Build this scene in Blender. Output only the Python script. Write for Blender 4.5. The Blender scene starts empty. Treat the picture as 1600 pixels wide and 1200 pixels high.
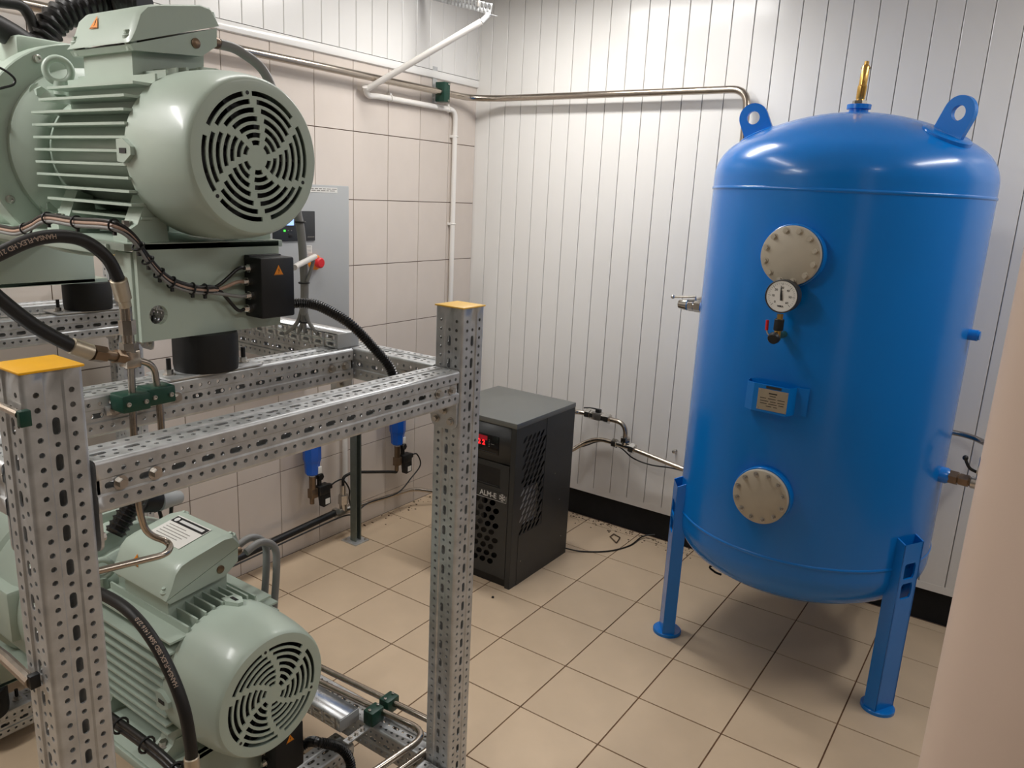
import bpy, bmesh, math, random
from mathutils import Vector, Matrix
random.seed(7)
PI = math.pi
S = bpy.context.scene
COL = S.collection

# ------------------------------------------------------------------ camera
CAM = Vector((1.6744, -2.8032, 1.8693)); YAW, PIT, ROL, FPX = -0.5962, -0.2414, 0.0489, 1205.2
_f = Vector((math.sin(YAW)*math.cos(PIT), math.cos(YAW)*math.cos(PIT), math.sin(PIT)))
_r0 = Vector((math.cos(YAW), -math.sin(YAW), 0)); _u0 = _r0.cross(_f)
_r = math.cos(ROL)*_r0 + math.sin(ROL)*_u0; _u = -math.sin(ROL)*_r0 + math.cos(ROL)*_u0
cd = bpy.data.cameras.new('camera'); cam = bpy.data.objects.new('camera', cd); COL.objects.link(cam)
cd.sensor_fit = 'HORIZONTAL'; cd.sensor_width = 36; cd.lens = FPX/1600*36; cd.clip_start = .05
M = Matrix((_r, _u, -_f)).transposed().to_4x4(); M.translation = CAM; cam.matrix_world = M
S.camera = cam

# ------------------------------------------------------------------ world, lamps, exposure
w = bpy.data.worlds.new('world'); S.world = w; w.use_nodes = True
w.node_tree.nodes['Background'].inputs[0].default_value = (.9, .95, 1, 1)
w.node_tree.nodes['Background'].inputs[1].default_value = .05
S.view_settings.view_transform = 'Standard'; S.view_settings.look = 'None'
S.view_settings.exposure = 0.0; S.view_settings.gamma = 1; S.view_settings.use_curve_mapping = False

def lamp(loc, sx, sy, watts, col=(1, .98, .955), rot=(0, 0, 0)):
    l = bpy.data.lights.new('ceiling_lamp', 'AREA'); l.shape = 'RECTANGLE'; l.size = sx; l.size_y = sy
    l.energy = watts; l.color = col
    o = bpy.data.objects.new('ceiling_lamp', l); COL.objects.link(o); o.location = loc; o.rotation_euler = rot
    return o
CEIL = 3.25
LAMPS = [((-.26, .30, 2.96), .9, .16, 23, 'long white ceiling lamp over the dryer corner'),
         ((-.85, -3.05, 2.95), .16, 1.2, 42, 'long white ceiling lamp over the near side of the rack'),
         ((2.5, .2, 3.0), .16, 1.2, 23, 'long white ceiling lamp right of the blue tank'),
         ((2.4, -2.4, 3.1), .16, 1.2, 17, 'added unseen fill lamp behind the round column'),  # added fill from behind the camera, lifts the motor end faces
         ((-.35, -1.0, 3.0), .16, 1.2, 12, 'added unseen fill lamp over the far side of the rack')]  # added fill, brightens the tank's left side and the rack
for loc, sx, sy, e, _ in LAMPS: lamp(loc, sx, sy, e)

# ------------------------------------------------------------------ helpers
def px(u, v, ax, val):
    """point where the sight line of photo pixel (u, v) meets the plane coordinate[ax] = val"""
    d = _f + (u-800)/FPX*_r + (600-v)/FPX*_u
    return CAM + d*((val-CAM[ax])/d[ax])

def srgb(r, g, b):
    f = lambda c: (c/12.92 if c <= .04045 else ((c+.055)/1.055)**2.4)
    return (f(r/255), f(g/255), f(b/255), 1)

MATS = {}
def mat(name, col, rough=.5, metal=0, var=0, scale=8, bump=0, bscale=60, coat=0, rnd=0, emit=None, spec=.5, rvar=0, stretch=None):
    m = bpy.data.materials.new(name); m.use_nodes = True; nt = m.node_tree; N = nt.nodes; L = nt.links
    b = N['Principled BSDF']; c = srgb(*col)
    b.inputs['Base Color'].default_value = c; b.inputs['Roughness'].default_value = rough
    b.inputs['Metallic'].default_value = metal; b.inputs['Specular IOR Level'].default_value = spec
    b.inputs['Coat Weight'].default_value = coat; b.inputs['Coat Roughness'].default_value = .12
    tc = N.new('ShaderNodeTexCoord'); src = tc.outputs['Object']
    if stretch:
        mp = N.new('ShaderNodeMapping'); mp.inputs['Scale'].default_value = stretch
        L.new(src, mp.inputs['Vector']); src = mp.outputs['Vector']
    last = None
    if var or rvar:
        n = N.new('ShaderNodeTexNoise'); n.inputs['Scale'].default_value = scale; n.inputs['Detail'].default_value = 5
        L.new(src, n.inputs['Vector'])
    if var:
        mr = N.new('ShaderNodeMapRange'); mr.inputs['From Min'].default_value = .3; mr.inputs['From Max'].default_value = .7
        mr.inputs['To Min'].default_value = 1-var; mr.inputs['To Max'].default_value = 1+var
        L.new(n.outputs['Fac'], mr.inputs['Value']); last = mr.outputs['Result']
    if rnd:
        oi = N.new('ShaderNodeObjectInfo'); m2 = N.new('ShaderNodeMapRange')
        m2.inputs['To Min'].default_value = 1-rnd; m2.inputs['To Max'].default_value = 1+rnd
        L.new(oi.outputs['Random'], m2.inputs['Value'])
        if last is None: last = m2.outputs['Result']
        else:
            mm = N.new('ShaderNodeMath'); mm.operation = 'MULTIPLY'
            L.new(last, mm.inputs[0]); L.new(m2.outputs['Result'], mm.inputs[1]); last = mm.outputs[0]
    if last is not None:
        vm = N.new('ShaderNodeVectorMath'); vm.operation = 'SCALE'; vm.inputs[0].default_value = c[:3]
        L.new(last, vm.inputs['Scale']); L.new(vm.outputs['Vector'], b.inputs['Base Color'])
    if rvar:
        m3 = N.new('ShaderNodeMapRange'); m3.inputs['To Min'].default_value = max(.02, rough-rvar); m3.inputs['To Max'].default_value = rough+rvar
        L.new(n.outputs['Fac'], m3.inputs['Value']); L.new(m3.outputs['Result'], b.inputs['Roughness'])
    if bump:
        n2 = N.new('ShaderNodeTexNoise'); n2.inputs['Scale'].default_value = bscale; n2.inputs['Detail'].default_value = 3
        L.new(src, n2.inputs['Vector'])
        bp = N.new('ShaderNodeBump'); bp.inputs['Strength'].default_value = bump; bp.inputs['Distance'].default_value = .002
        L.new(n2.outputs['Fac'], bp.inputs['Height']); L.new(bp.outputs['Normal'], b.inputs['Normal'])
    if emit:
        b.inputs['Emission Color'].default_value = srgb(*emit[:3]); b.inputs['Emission Strength'].default_value = emit[3]
    MATS[name] = m; return m

mat('floor_tile', (204, 181, 153), .38, var=.05, scale=5, rnd=.035, bump=.1, bscale=25, rvar=.08)
mat('grout', (96, 66, 44), .9, var=.25, scale=20)
mat('wall_tile', (214, 203, 193), .13, var=.025, scale=6, rnd=.02, bump=.03, bscale=9)
mat('wall_grout', (92, 68, 52), .9, var=.2, scale=15)
mat('pvc', (233, 231, 227), .22, var=.012, scale=3, rnd=.012, bump=.04, bscale=12)
mat('pvc_groove', (150, 146, 140), .6)
mat('black_base', (16, 15, 15), .9, var=.3, scale=20)
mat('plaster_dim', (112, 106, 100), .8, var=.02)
mat('plaster', (236, 234, 230), .8, var=.02)
mat('galv', (196, 198, 199), .42, metal=.65, var=.16, scale=28, rvar=.14, bump=.05, bscale=40)
mat('galv_bright', (205, 207, 208), .3, metal=.85, var=.1, scale=30, rvar=.1)
mat('zinc', (196, 192, 186), .28, metal=.95, var=.08, scale=60)
mat('steel', (178, 168, 156), .24, metal=1, var=.06, scale=40, rvar=.08)
mat('chrome', (205, 203, 198), .14, metal=1)
mat('brass', (222, 180, 104), .24, metal=1, var=.08, scale=40)
mat('bronze', (128, 108, 88), .36, metal=.8, var=.1, scale=40)
mat('teal', (176, 190, 177), .4, var=.02, scale=6, bump=.06, bscale=90, coat=.15)
mat('blue', (3, 119, 208), .25, var=.02, scale=4, bump=.05, bscale=45, coat=.25, spec=.4)
mat('blue_plastic', (20, 92, 196), .35)
mat('beige', (184, 175, 158), .5, var=.04, scale=12, bump=.05)
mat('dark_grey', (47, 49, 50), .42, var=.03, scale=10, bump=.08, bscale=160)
mat('darker_grey', (44, 46, 48), .45)
mat('lid_grey_lit', (104, 106, 103), .36, var=.03, scale=10, bump=.06, bscale=160, spec=.7)  # dryer grey made paler: light falling on its top is in the colour
mat('black', (16, 16, 17), .5)
mat('black_gloss', (12, 12, 14), .15)
mat('rubber', (11, 11, 11), .62, var=.1, scale=30)
mat('hose', (20, 18, 17), .5, var=.12, scale=60)
mat('conduit', (22, 21, 21), .32)
mat('grey_cable', (132, 132, 130), .45)
mat('pink_cable', (168, 138, 120), .4)
mat('grey_paint', (168, 170, 170), .4, var=.015, scale=6)
mat('white_plastic', (236, 232, 226), .35)
mat('white_label', (226, 224, 218), .5)
mat('plate_metal', (190, 178, 158), .38, metal=.7, var=.06, scale=30)
mat('print', (40, 38, 36), .7)
mat('print_grey', (140, 136, 130), .7)
mat('print_light', (214, 214, 212), .5)
mat('hose_print', (168, 148, 132), .6)
mat('yellow', (246, 182, 22), .38)
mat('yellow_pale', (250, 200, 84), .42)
mat('orange', (235, 140, 22), .5)
mat('red', (205, 32, 38), .4)
mat('green_clamp', (12, 62, 48), .42)
mat('led_red', (255, 30, 30), .5, emit=(255, 25, 30, 2.5))
mat('led_dim', (120, 14, 24), .5, emit=(150, 10, 30, .5))
mat('led_green', (60, 255, 60), .5, emit=(60, 255, 60, 3))
mat('screen', (150, 180, 235), .3, emit=(150, 185, 245, 1.1))
mat('column_paint', (214, 192, 176), .5, var=.02, scale=4)
mat('debris', (92, 74, 58), .8)
mat('green_steel', (120, 128, 122), .4, metal=.7, var=.1, scale=30)
mat('lamp_white', (240, 240, 238), .4, emit=(255, 246, 234, .6))

class MB:
    """collects geometry in world coordinates; build() links it as one mesh object"""
    def __init__(s): s.v = []; s.f = []
    def add(s, vs, fs, T=None):
        o = len(s.v)
        s.v += [(T @ Vector(p)) if T else Vector(p) for p in vs]; s.f += [tuple(i+o for i in f) for f in fs]; return s
    def box(s, a, b, ch=0, T=None):
        x0, y0, z0 = a; x1, y1, z1 = b
        if ch <= 0:
            vs = [(x0,y0,z0),(x1,y0,z0),(x1,y1,z0),(x0,y1,z0),(x0,y0,z1),(x1,y0,z1),(x1,y1,z1),(x0,y1,z1)]
            return s.add(vs, [(3,2,1,0),(4,5,6,7),(0,1,5,4),(1,2,6,5),(2,3,7,6),(3,0,4,7)], T)
        bm = bmesh.new(); bmesh.ops.create_cube(bm, size=1)
        for v in bm.verts: v.co = Vector(((x0+x1)/2+v.co.x*(x1-x0), (y0+y1)/2+v.co.y*(y1-y0), (z0+z1)/2+v.co.z*(z1-z0)))
        bmesh.ops.bevel(bm, geom=list(bm.edges), offset=ch, segments=2, profile=.5, affect='EDGES')
        bm.verts.index_update()
        s.add([v.co.copy() for v in bm.verts], [[v.index for v in f.verts] for f in bm.faces], T); bm.free(); return s
    def lathe(s, prof, o=(0,0,0), ax=(0,0,1), n=24, cap=True, T=None):
        """prof: (radius, height along ax) from low to high"""
        ax = Vector(ax).normalized(); o = Vector(o)
        e1 = ax.orthogonal().normalized(); e2 = ax.cross(e1)
        vs = []; fs = []
        for r, h in prof:
            for k in range(n):
                a = 2*PI*k/n; vs.append(o+ax*h+(e1*math.cos(a)+e2*math.sin(a))*r)
        for i in range(len(prof)-1):
            for k in range(n):
                k2 = (k+1) % n; fs.append((i*n+k, i*n+k2, (i+1)*n+k2, (i+1)*n+k))
        if cap:
            if prof[0][0] > 1e-6: fs.append(tuple(range(n-1, -1, -1)))
            if prof[-1][0] > 1e-6: fs.append(tuple(range((len(prof)-1)*n, len(prof)*n)))
        return s.add(vs, fs, T)
    def cyl(s, p0, p1, r, r1=None, n=16, ch=0, T=None):
        p0 = Vector(p0); p1 = Vector(p1); L = (p1-p0).length; r1 = r if r1 is None else r1
        pr = [(r-ch, 0), (r, ch), (r1, L-ch), (r1-ch, L)] if ch else [(r, 0), (r1, L)]
        return s.lathe(pr, p0, p1-p0, n, True, T)
    def prism(s, poly, d, o=(0,0,0), ex=(1,0,0), ey=(0,1,0), T=None):
        """poly in (ex, ey) plane at o, extruded by vector d"""
        ex = Vector(ex); ey = Vector(ey); d = Vector(d); o = Vector(o); n = len(poly)
        a = [o+ex*p[0]+ey*p[1] for p in poly]; vs = a+[p+d for p in a]
        fs = [tuple(range(n-1, -1, -1)), tuple(range(n, 2*n))]+[(i, (i+1) % n, n+(i+1) % n, n+i) for i in range(n)]
        return s.add(vs, fs, T)
    def tube(s, pts, r, n=10, cap=True):
        pts = [Vector(p) for p in pts]; rs = r if isinstance(r, (list, tuple)) else [r]*len(pts)
        t0 = (pts[1]-pts[0]).normalized(); e1 = t0.orthogonal().normalized(); vs = []; fs = []
        for i, p in enumerate(pts):
            t = (pts[min(i+1, len(pts)-1)]-pts[max(i-1, 0)]).normalized()
            e1 = (e1-t*e1.dot(t)).normalized(); e2 = t.cross(e1)
            for k in range(n):
                a = 2*PI*k/n; vs.append(p+(e1*math.cos(a)+e2*math.sin(a))*rs[i])
        for i in range(len(pts)-1):
            for k in range(n):
                k2 = (k+1) % n; fs.append((i*n+k, i*n+k2, (i+1)*n+k2, (i+1)*n+k))
        if cap: fs += [tuple(range(n-1, -1, -1)), tuple(range((len(pts)-1)*n, len(pts)*n))]
        return s.add(vs, fs)
    def ring(s, c, ax, R, r, n=24, m=8):
        ax = Vector(ax).normalized(); e1 = ax.orthogonal().normalized(); e2 = ax.cross(e1); c = Vector(c); vs = []; fs = []
        for i in range(n):
            a = 2*PI*i/n; d = e1*math.cos(a)+e2*math.sin(a)
            for k in range(m):
                b = 2*PI*k/m; vs.append(c+d*(R+r*math.cos(b))+ax*(r*math.sin(b)))
        for i in range(n):
            for k in range(m):
                fs.append((i*m+k, ((i+1) % n)*m+k, ((i+1) % n)*m+(k+1) % m, i*m+(k+1) % m))
        return s.add(vs, fs)
    def ball(s, c, r, n=12):
        return s.lathe([(r*math.sin(PI*i/8)+1e-7, -r*math.cos(PI*i/8)) for i in range(9)], c, (0,0,1), n, False)
    def build(s, name, m, parent=None, smooth=35, solid=0, weld=False):
        lo = Vector([min(p[i] for p in s.v) for i in range(3)]); hi = Vector([max(p[i] for p in s.v) for i in range(3)])
        c = (lo+hi)/2; c.z = lo.z
        me = bpy.data.meshes.new(name); me.from_pydata([p-c for p in s.v], [], s.f); me.update()
        if weld:
            bm = bmesh.new(); bm.from_mesh(me); bmesh.ops.remove_doubles(bm, verts=bm.verts, dist=2e-5); bm.to_mesh(me); bm.free()
        finish(me, m, smooth)
        o = bpy.data.objects.new(name, me); COL.objects.link(o); o.location = c
        if solid:
            md = o.modifiers.new('thickness', 'SOLIDIFY'); md.thickness = solid; md.offset = -1
        adopt(o, parent); return o

def finish(me, m, smooth=35):
    me.materials.append(MATS[m] if isinstance(m, str) else m)
    if smooth:
        me.polygons.foreach_set('use_smooth', [True]*len(me.polygons)); me.set_sharp_from_angle(angle=math.radians(smooth))
    bm = bmesh.new(); bm.from_mesh(me); bmesh.ops.recalc_face_normals(bm, faces=bm.faces); bm.to_mesh(me); bm.free()
    if smooth: me.set_sharp_from_angle(angle=math.radians(smooth))

WM = {}
def adopt(o, parent):
    WM[o.name] = Matrix.LocRotScale(o.location, o.rotation_euler, o.scale)
    if parent: o.parent = parent; o.matrix_parent_inverse = WM[parent.name].inverted()
def inst(name, me, loc, rot=None, parent=None, scale=None):
    o = bpy.data.objects.new(name, me); COL.objects.link(o); o.location = loc
    if rot is not None: o.rotation_euler = rot.to_euler() if hasattr(rot, 'to_euler') else rot
    if scale: o.scale = scale
    adopt(o, parent); return o
def tag(o, label, cat, group=None, kind=None):
    if label: o['label'] = label
    if cat: o['category'] = cat
    if group: o['group'] = group
    if kind: o['kind'] = kind
    return o
def thing(name, loc, label, cat, group=None):
    o = bpy.data.objects.new(name, None); COL.objects.link(o); o.location = loc; o.empty_display_size = .05
    adopt(o, None); return tag(o, label, cat, group)
def struct(o): o['kind'] = 'structure'; return o
def mesh_of(mb, name, m, smooth=35):
    me = bpy.data.meshes.new(name); me.from_pydata([tuple(p) for p in mb.v], [], mb.f); me.update(); finish(me, m, smooth); return me
def zrot(d): return Vector((0,0,1)).rotation_difference(Vector(d).normalized())
def frame(o, ex, ey):
    ex = Vector(ex).normalized(); ey = Vector(ey).normalized(); ez = ex.cross(ey)
    m = Matrix((ex, ey, ez)).transposed().to_4x4(); m.translation = Vector(o); return m

def spline(P, n=10):
    P = [Vector(p) for p in P]; out = []
    for i in range(len(P)-1):
        a = P[max(i-1, 0)]; b = P[i]; c = P[i+1]; d = P[min(i+2, len(P)-1)]
        for k in range(n):
            t = k/n
            out.append(.5*((2*b)+(c-a)*t+(2*a-5*b+4*c-d)*t*t+(3*b-a-3*c+d)*t**3))
    return out+[P[-1]]
def bends(P, r, n=7):
    P = [Vector(p) for p in P]; out = [P[0]]
    for i in range(1, len(P)-1):
        a = (P[i-1]-P[i]); b = (P[i+1]-P[i]); rr = min(r, a.length*.49, b.length*.49)
        p = P[i]+a.normalized()*rr; q = P[i]+b.normalized()*rr
        for k in range(n+1):
            t = k/n; out.append(p*(1-t)**2+P[i]*2*t*(1-t)+q*t*t)
    return out+[P[-1]]
def resample(P, step):
    out = [P[0]]; acc = 0
    for i in range(len(P)-1):
        a, b = P[i], P[i+1]; L = (b-a).length; t = step-acc
        while t <= L and L > 0: out.append(a+(b-a)*(t/L)); t += step
        acc = (L-(t-step)) if L else acc
    return out
def corrugated(mb, P, r, pitch=.006, amp=.0022, n=12):
    Q = resample(P, pitch/3); rs = [r+(amp if i % 3 == 0 else (0 if i % 3 == 1 else -amp*.3)) for i in range(len(Q))]
    mb.tube(Q, rs, n)

def text_geo(txt, size, bold=0, align='CENTER'):
    c = bpy.data.curves.new('lettering', 'FONT'); c.body = txt; c.size = size; c.align_x = align; c.align_y = 'CENTER'
    c.offset = bold; c.resolution_u = 2
    o = bpy.data.objects.new('lettering', c); COL.objects.link(o)
    bpy.context.view_layer.update()
    me = bpy.data.meshes.new_from_object(o); vs = [v.co.copy() for v in me.vertices]; fs = [tuple(p.vertices) for p in me.polygons]
    bpy.data.objects.remove(o); bpy.data.curves.remove(c); bpy.data.meshes.remove(me); return vs, fs
def lettering(txt, size, T, m, parent, bold=0, align='CENTER', name='lettering'):
    vs, fs = text_geo(txt, size, bold, align); return MB().add(vs, fs, T).build(name, m, parent, smooth=0)

# cell with a hole, used for perforated sheets
def cell(mb, rect, hole, put, wall=0):
    s0, t0, s1, t1 = rect; cx = sum(p[0] for p in hole)/len(hole); cy = sum(p[1] for p in hole)/len(hole); n = len(hole)
    def hit(p):
        dx, dy = p[0]-cx, p[1]-cy; k = 1e9
        if dx > 1e-9: k = min(k, (s1-cx)/dx)
        if dx < -1e-9: k = min(k, (s0-cx)/dx)
        if dy > 1e-9: k = min(k, (t1-cy)/dy)
        if dy < -1e-9: k = min(k, (t0-cy)/dy)
        return (cx+dx*k, cy+dy*k)
    def edge(p):
        e = 1e-7
        if abs(p[0]-s1) < e: return 0
        if abs(p[1]-t1) < e: return 1
        if abs(p[0]-s0) < e: return 2
        return 3
    cor = {0: (s1, t1), 1: (s0, t1), 2: (s0, t0), 3: (s1, t0)}
    O = [hit(p) for p in hole]; vs = []; fs = []
    def V(p, d=0): vs.append(put(p[0], p[1], d)); return len(vs)-1
    H = [V(p) for p in hole]; Q = [V(p) for p in O]
    for i in range(n):
        j = (i+1) % n; ea, eb = edge(O[i]), edge(O[j]); mid = []
        while ea != eb: mid.append(V(cor[ea])); ea = (ea+1) % 4
        fs.append(tuple([H[i], Q[i]]+mid+[Q[j], H[j]]))
    if wall:
        D = [V(p, -wall) for p in hole]
        for i in range(n): j = (i+1) % n; fs.append((H[j], D[j], D[i], H[i]))
    mb.add(vs, fs)
def quad(mb, s0, t0, s1, t1, put): mb.add([put(s0,t0,0), put(s1,t0,0), put(s1,t1,0), put(s0,t1,0)], [(0,1,2,3)])
def oval(cx, cy, w, h, n=8):
    """stadium with n even points, counter-clockwise; w along s, h along t"""
    out = []; k = n//2
    if h >= w:
        r = w/2
        for i in range(k): a = PI*i/(k-1); out.append((cx+r*math.cos(a), cy+(h/2-r)+r*math.sin(a)))
        for i in range(k): a = PI+PI*i/(k-1); out.append((cx+r*math.cos(a), cy-(h/2-r)+r*math.sin(a)))
    else:
        r = h/2
        for i in range(k): a = -PI/2+PI*i/(k-1); out.append((cx+(w/2-r)+r*math.cos(a), cy+r*math.sin(a)))
        for i in range(k): a = PI/2+PI*i/(k-1); out.append((cx-(w/2-r)+r*math.cos(a), cy+r*math.sin(a)))
    return out
def circ(cx, cy, r, n=8): return [(cx+r*math.cos(2*PI*(i+.5)/n), cy+r*math.sin(2*PI*(i+.5)/n)) for i in range(n)]

HEX = mesh_of(MB().lathe([(.0085, 0), (.0085, .0012), (.0065, .0012)], n=16).prism([(.0055*math.cos(PI*i/3), .0055*math.sin(PI*i/3)) for i in range(6)], (0,0,.0062), (0,0,.0012)), 'bolt_head', 'zinc')
HEXG = HEX.copy(); HEXG.materials[0] = MATS['beige']
HEXT = HEX.copy(); HEXT.materials[0] = MATS['teal']
SOCK = mesh_of(MB().lathe([(.006, 0), (.006, .005), (.005, .006), (.003, .006), (.003, .003)], n=14), 'cap_screw', 'zinc')
def bolt(p, d, parent, s=1, me=None, name='bolt'): return inst(name, me or HEX, Vector(p), zrot(d), parent, (s, s, s))

# ================================================================== the room
XW, YB, T = -1.3006, 1.057, .33          # left wall plane, back wall plane, floor tile pitch
X1, Y0 = 3.3, -4.2                       # right wall, wall behind the camera
fl = struct(MB().box((XW-.1, Y0, -.05), (X1, YB+.1, -.003)).build('floor', 'grout'))
g = .0018
tile_me = mesh_of(MB().add([(g,g,-.006),(T-g,g,-.006),(T-g,T-g,-.006),(g,T-g,-.006),
    (g+.0012,g+.0012,0),(T-g-.0012,g+.0012,0),(T-g-.0012,T-g-.0012,0),(g+.0012,T-g-.0012,0)],
    [(4,5,6,7),(0,1,5,4),(1,2,6,5),(2,3,7,6),(3,0,4,7)]), 'tile', 'floor_tile', 0)
for i in range(-4, 10):
    for j in range(-12, 4):
        x0, x1 = max(i*T, XW), min((i+1)*T, X1); y0, y1 = max(j*T, Y0), min((j+1)*T, YB)
        if x1-x0 < .02 or y1-y0 < .02: continue
        if x1-x0 > T-1e-6 and y1-y0 > T-1e-6: inst('tile', tile_me, (i*T, j*T, random.uniform(-.0003, .0003)), None, fl)
        else: inst('tile', tile_me, (x0, y0, 0), None, fl, ((x1-x0)/T, (y1-y0)/T, 1))

# left wall: glazed tiles below, white boards above
ZT = 2.470; ty0, tw, tz0, th = .0589, .2497, 2.1361, .3341
wl = struct(MB().box((XW-.1, Y0, -.05), (XW-.004, YB+.1, CEIL)).build('wall_left', 'wall_grout'))
g = .0014
wt = mesh_of(MB().add([(-.004,g,g),(-.004,tw-g,g),(-.004,tw-g,th-g),(-.004,g,th-g),
    (0,g+.001,g+.001),(0,tw-g-.001,g+.001),(0,tw-g-.001,th-g-.001),(0,g+.001,th-g-.001)],
    [(4,5,6,7),(0,1,5,4),(1,2,6,5),(2,3,7,6),(3,0,4,7)]), 'tile', 'wall_tile', 0)
for k in range(-17, 4):
    for r in range(-7, 1):
        y = ty0+k*tw; z = tz0+r*th
        if y < Y0: continue
        zz = max(z, 0); inst('tile', wt, (XW, y, zz), (0, random.uniform(-.0015, .0015), random.uniform(-.0015, .0015)), wl, (1, 1, (z+th-zz)/th))
PW = .1093
def board(W, h):
    m = MB(); c = .004
    prof = [(0, -.006), (0.0025, -.006), (.0035, -.0015), (.006, 0), (W-.0015, 0), (W, -.0015), (W, -.006)]
    m.prism(prof, (0, 0, h), (0, 0, 0), (1, 0, 0), (0, -1, 0)); return m
zt = 2.512
bd_l = mesh_of(board(PW, CEIL-zt), 'board', 'pvc', 25)
k = 0; y = YB
while y > Y0:
    y -= PW; inst('board', bd_l, (XW+.004, y, zt), (0, 0, PI/2), wl)
t1 = MB().prism([(0, 0), (.011, .004), (.013, .012), (.013, .034), (.008, .042), (0, .044)], (0, YB-Y0, 0), (XW+.001, Y0, ZT-.004), (1,0,0), (0,0,1)).build('trim_1', 'pvc')
struct(t1)

# back wall: white boards from above the dark foot gap to the ceiling
ZB = .160
wb = struct(MB().box((XW-.1, YB+.012, -.05), (X1, YB+.11, CEIL)).box((XW, YB+.006, ZB+.02), (X1, YB+.013, CEIL)).build('wall_back', 'pvc_groove'))
MB().box((XW, YB+.0105, 0), (X1, YB+.013, ZB+.03)).build('dark_base', 'black_base', wb)
bd_b = mesh_of(board(PW, CEIL-ZB), 'board', 'pvc', 25)
x = -1.2007-PW
while x < X1:
    inst('board', bd_b, (x, YB, ZB), None, wb); x += PW
struct(MB().box((XW, YB-.0006, ZB-.003), (X1, YB+.012, ZB+.032)).build('trim_2', 'pvc'))
struct(MB().prism([(0, 0), (.016, 0), (.016, .003), (.003, .003), (.003, .016), (0, .016)], (0, 0, CEIL-zt), (XW+.004, YB-.002, zt), (1,0,0), (0,-1,0)).build('trim_3', 'pvc'))
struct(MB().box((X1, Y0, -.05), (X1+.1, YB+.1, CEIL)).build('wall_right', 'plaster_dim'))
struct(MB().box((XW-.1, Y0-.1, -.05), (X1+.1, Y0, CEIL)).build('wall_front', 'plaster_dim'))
struct(MB().box((XW-.1, Y0-.1, CEIL), (X1+.1, YB+.12, CEIL+.1)).build('ceiling', 'plaster'))
for loc, sx, sy, e, lab in LAMPS:
    t_ = thing('ceiling_light', (loc[0], loc[1], loc[2]+.008), lab, 'lamp', 'ceiling lamps')  # the two added fill lamps get housings as well
    hx, hy = sx/2+.02, sy/2+.02; z = loc[2]
    MB().box((loc[0]-hx, loc[1]-hy, z+.008), (loc[0]+hx, loc[1]+hy, z+.07), .006).build('housing', 'white_plastic', t_)
    for s_ in (-1, 1):
        a = (loc[0], loc[1]+s_*sy*.35, z+.07) if sy > sx else (loc[0]+s_*sx*.35, loc[1], z+.07)
        MB().cyl(a, (a[0], a[1], CEIL), .006, n=8).build('hanger', 'zinc', t_)

# round beige column close to the camera
cxy = (1.795, -1.32)
c_ = thing('column', (cxy[0], cxy[1], 0), 'beige round column close by at the right edge of the picture', 'column')
MB().lathe([(.16, 0), (.16, CEIL-.001)], (cxy[0], cxy[1], 0), n=64).build('shaft', 'column_paint', c_, 60)
MB().lathe([(.172, 0), (.172, .05), (.166, .06), (.161, .062)], (cxy[0], cxy[1], 0), n=64).build('collar', 'column_paint', c_)

# ================================================================== blue receiver tank
TX, TY, R = .982, .4455, .5
Z1, Z2 = .594, 1.931                       # weld seams
tk = thing('receiver_tank', (TX, TY, 0), 'big blue upright pressure tank on three legs with two bolted covers', 'tank')
def dome(z, s, n=18):
    out = [(R, z)]; rk, Rc = .154*2*R, .8*2*R; zc = z+s*.04; c = math.sqrt((Rc-rk)**2-(R-rk)**2); phi = math.asin((R-rk)/(Rc-rk))
    for i in range(n+1):
        a = (PI/2-phi)*i/n; out.append((R-rk+rk*math.cos(a), zc+s*rk*math.sin(a)))
    for i in range(1, n+1):
        a = phi*(1-i/n); out.append((max(Rc*math.sin(a), 1e-5), zc+s*(Rc*math.cos(a)-c)))
    return out
prof = list(reversed(dome(Z1, -1)))+dome(Z2, 1)
MB().lathe(prof, (TX, TY, 0), n=128, cap=False).build('shell', 'blue', tk, 60)
ZTOP = prof[-1][1]
for z in (Z1, Z2):
    MB().lathe([(R-.002, z-.008), (R+.0025, z-.0045), (R+.0035, z), (R+.0025, z+.0045), (R-.002, z+.008)], (TX, TY, 0), n=128, cap=False).build('weld_seam', 'blue', tk, 60)
def radial(a): return Vector((math.cos(a), math.sin(a), 0)), Vector((-math.sin(a), math.cos(a), 0))
def dome_z(r):
    for (r0, z0), (r1, z1) in zip(dome(Z2, 1), dome(Z2, 1)[1:]):
        if r1 <= r <= r0: return z0+(z1-z0)*((r0-r)/(r0-r1+1e-9))
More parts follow.
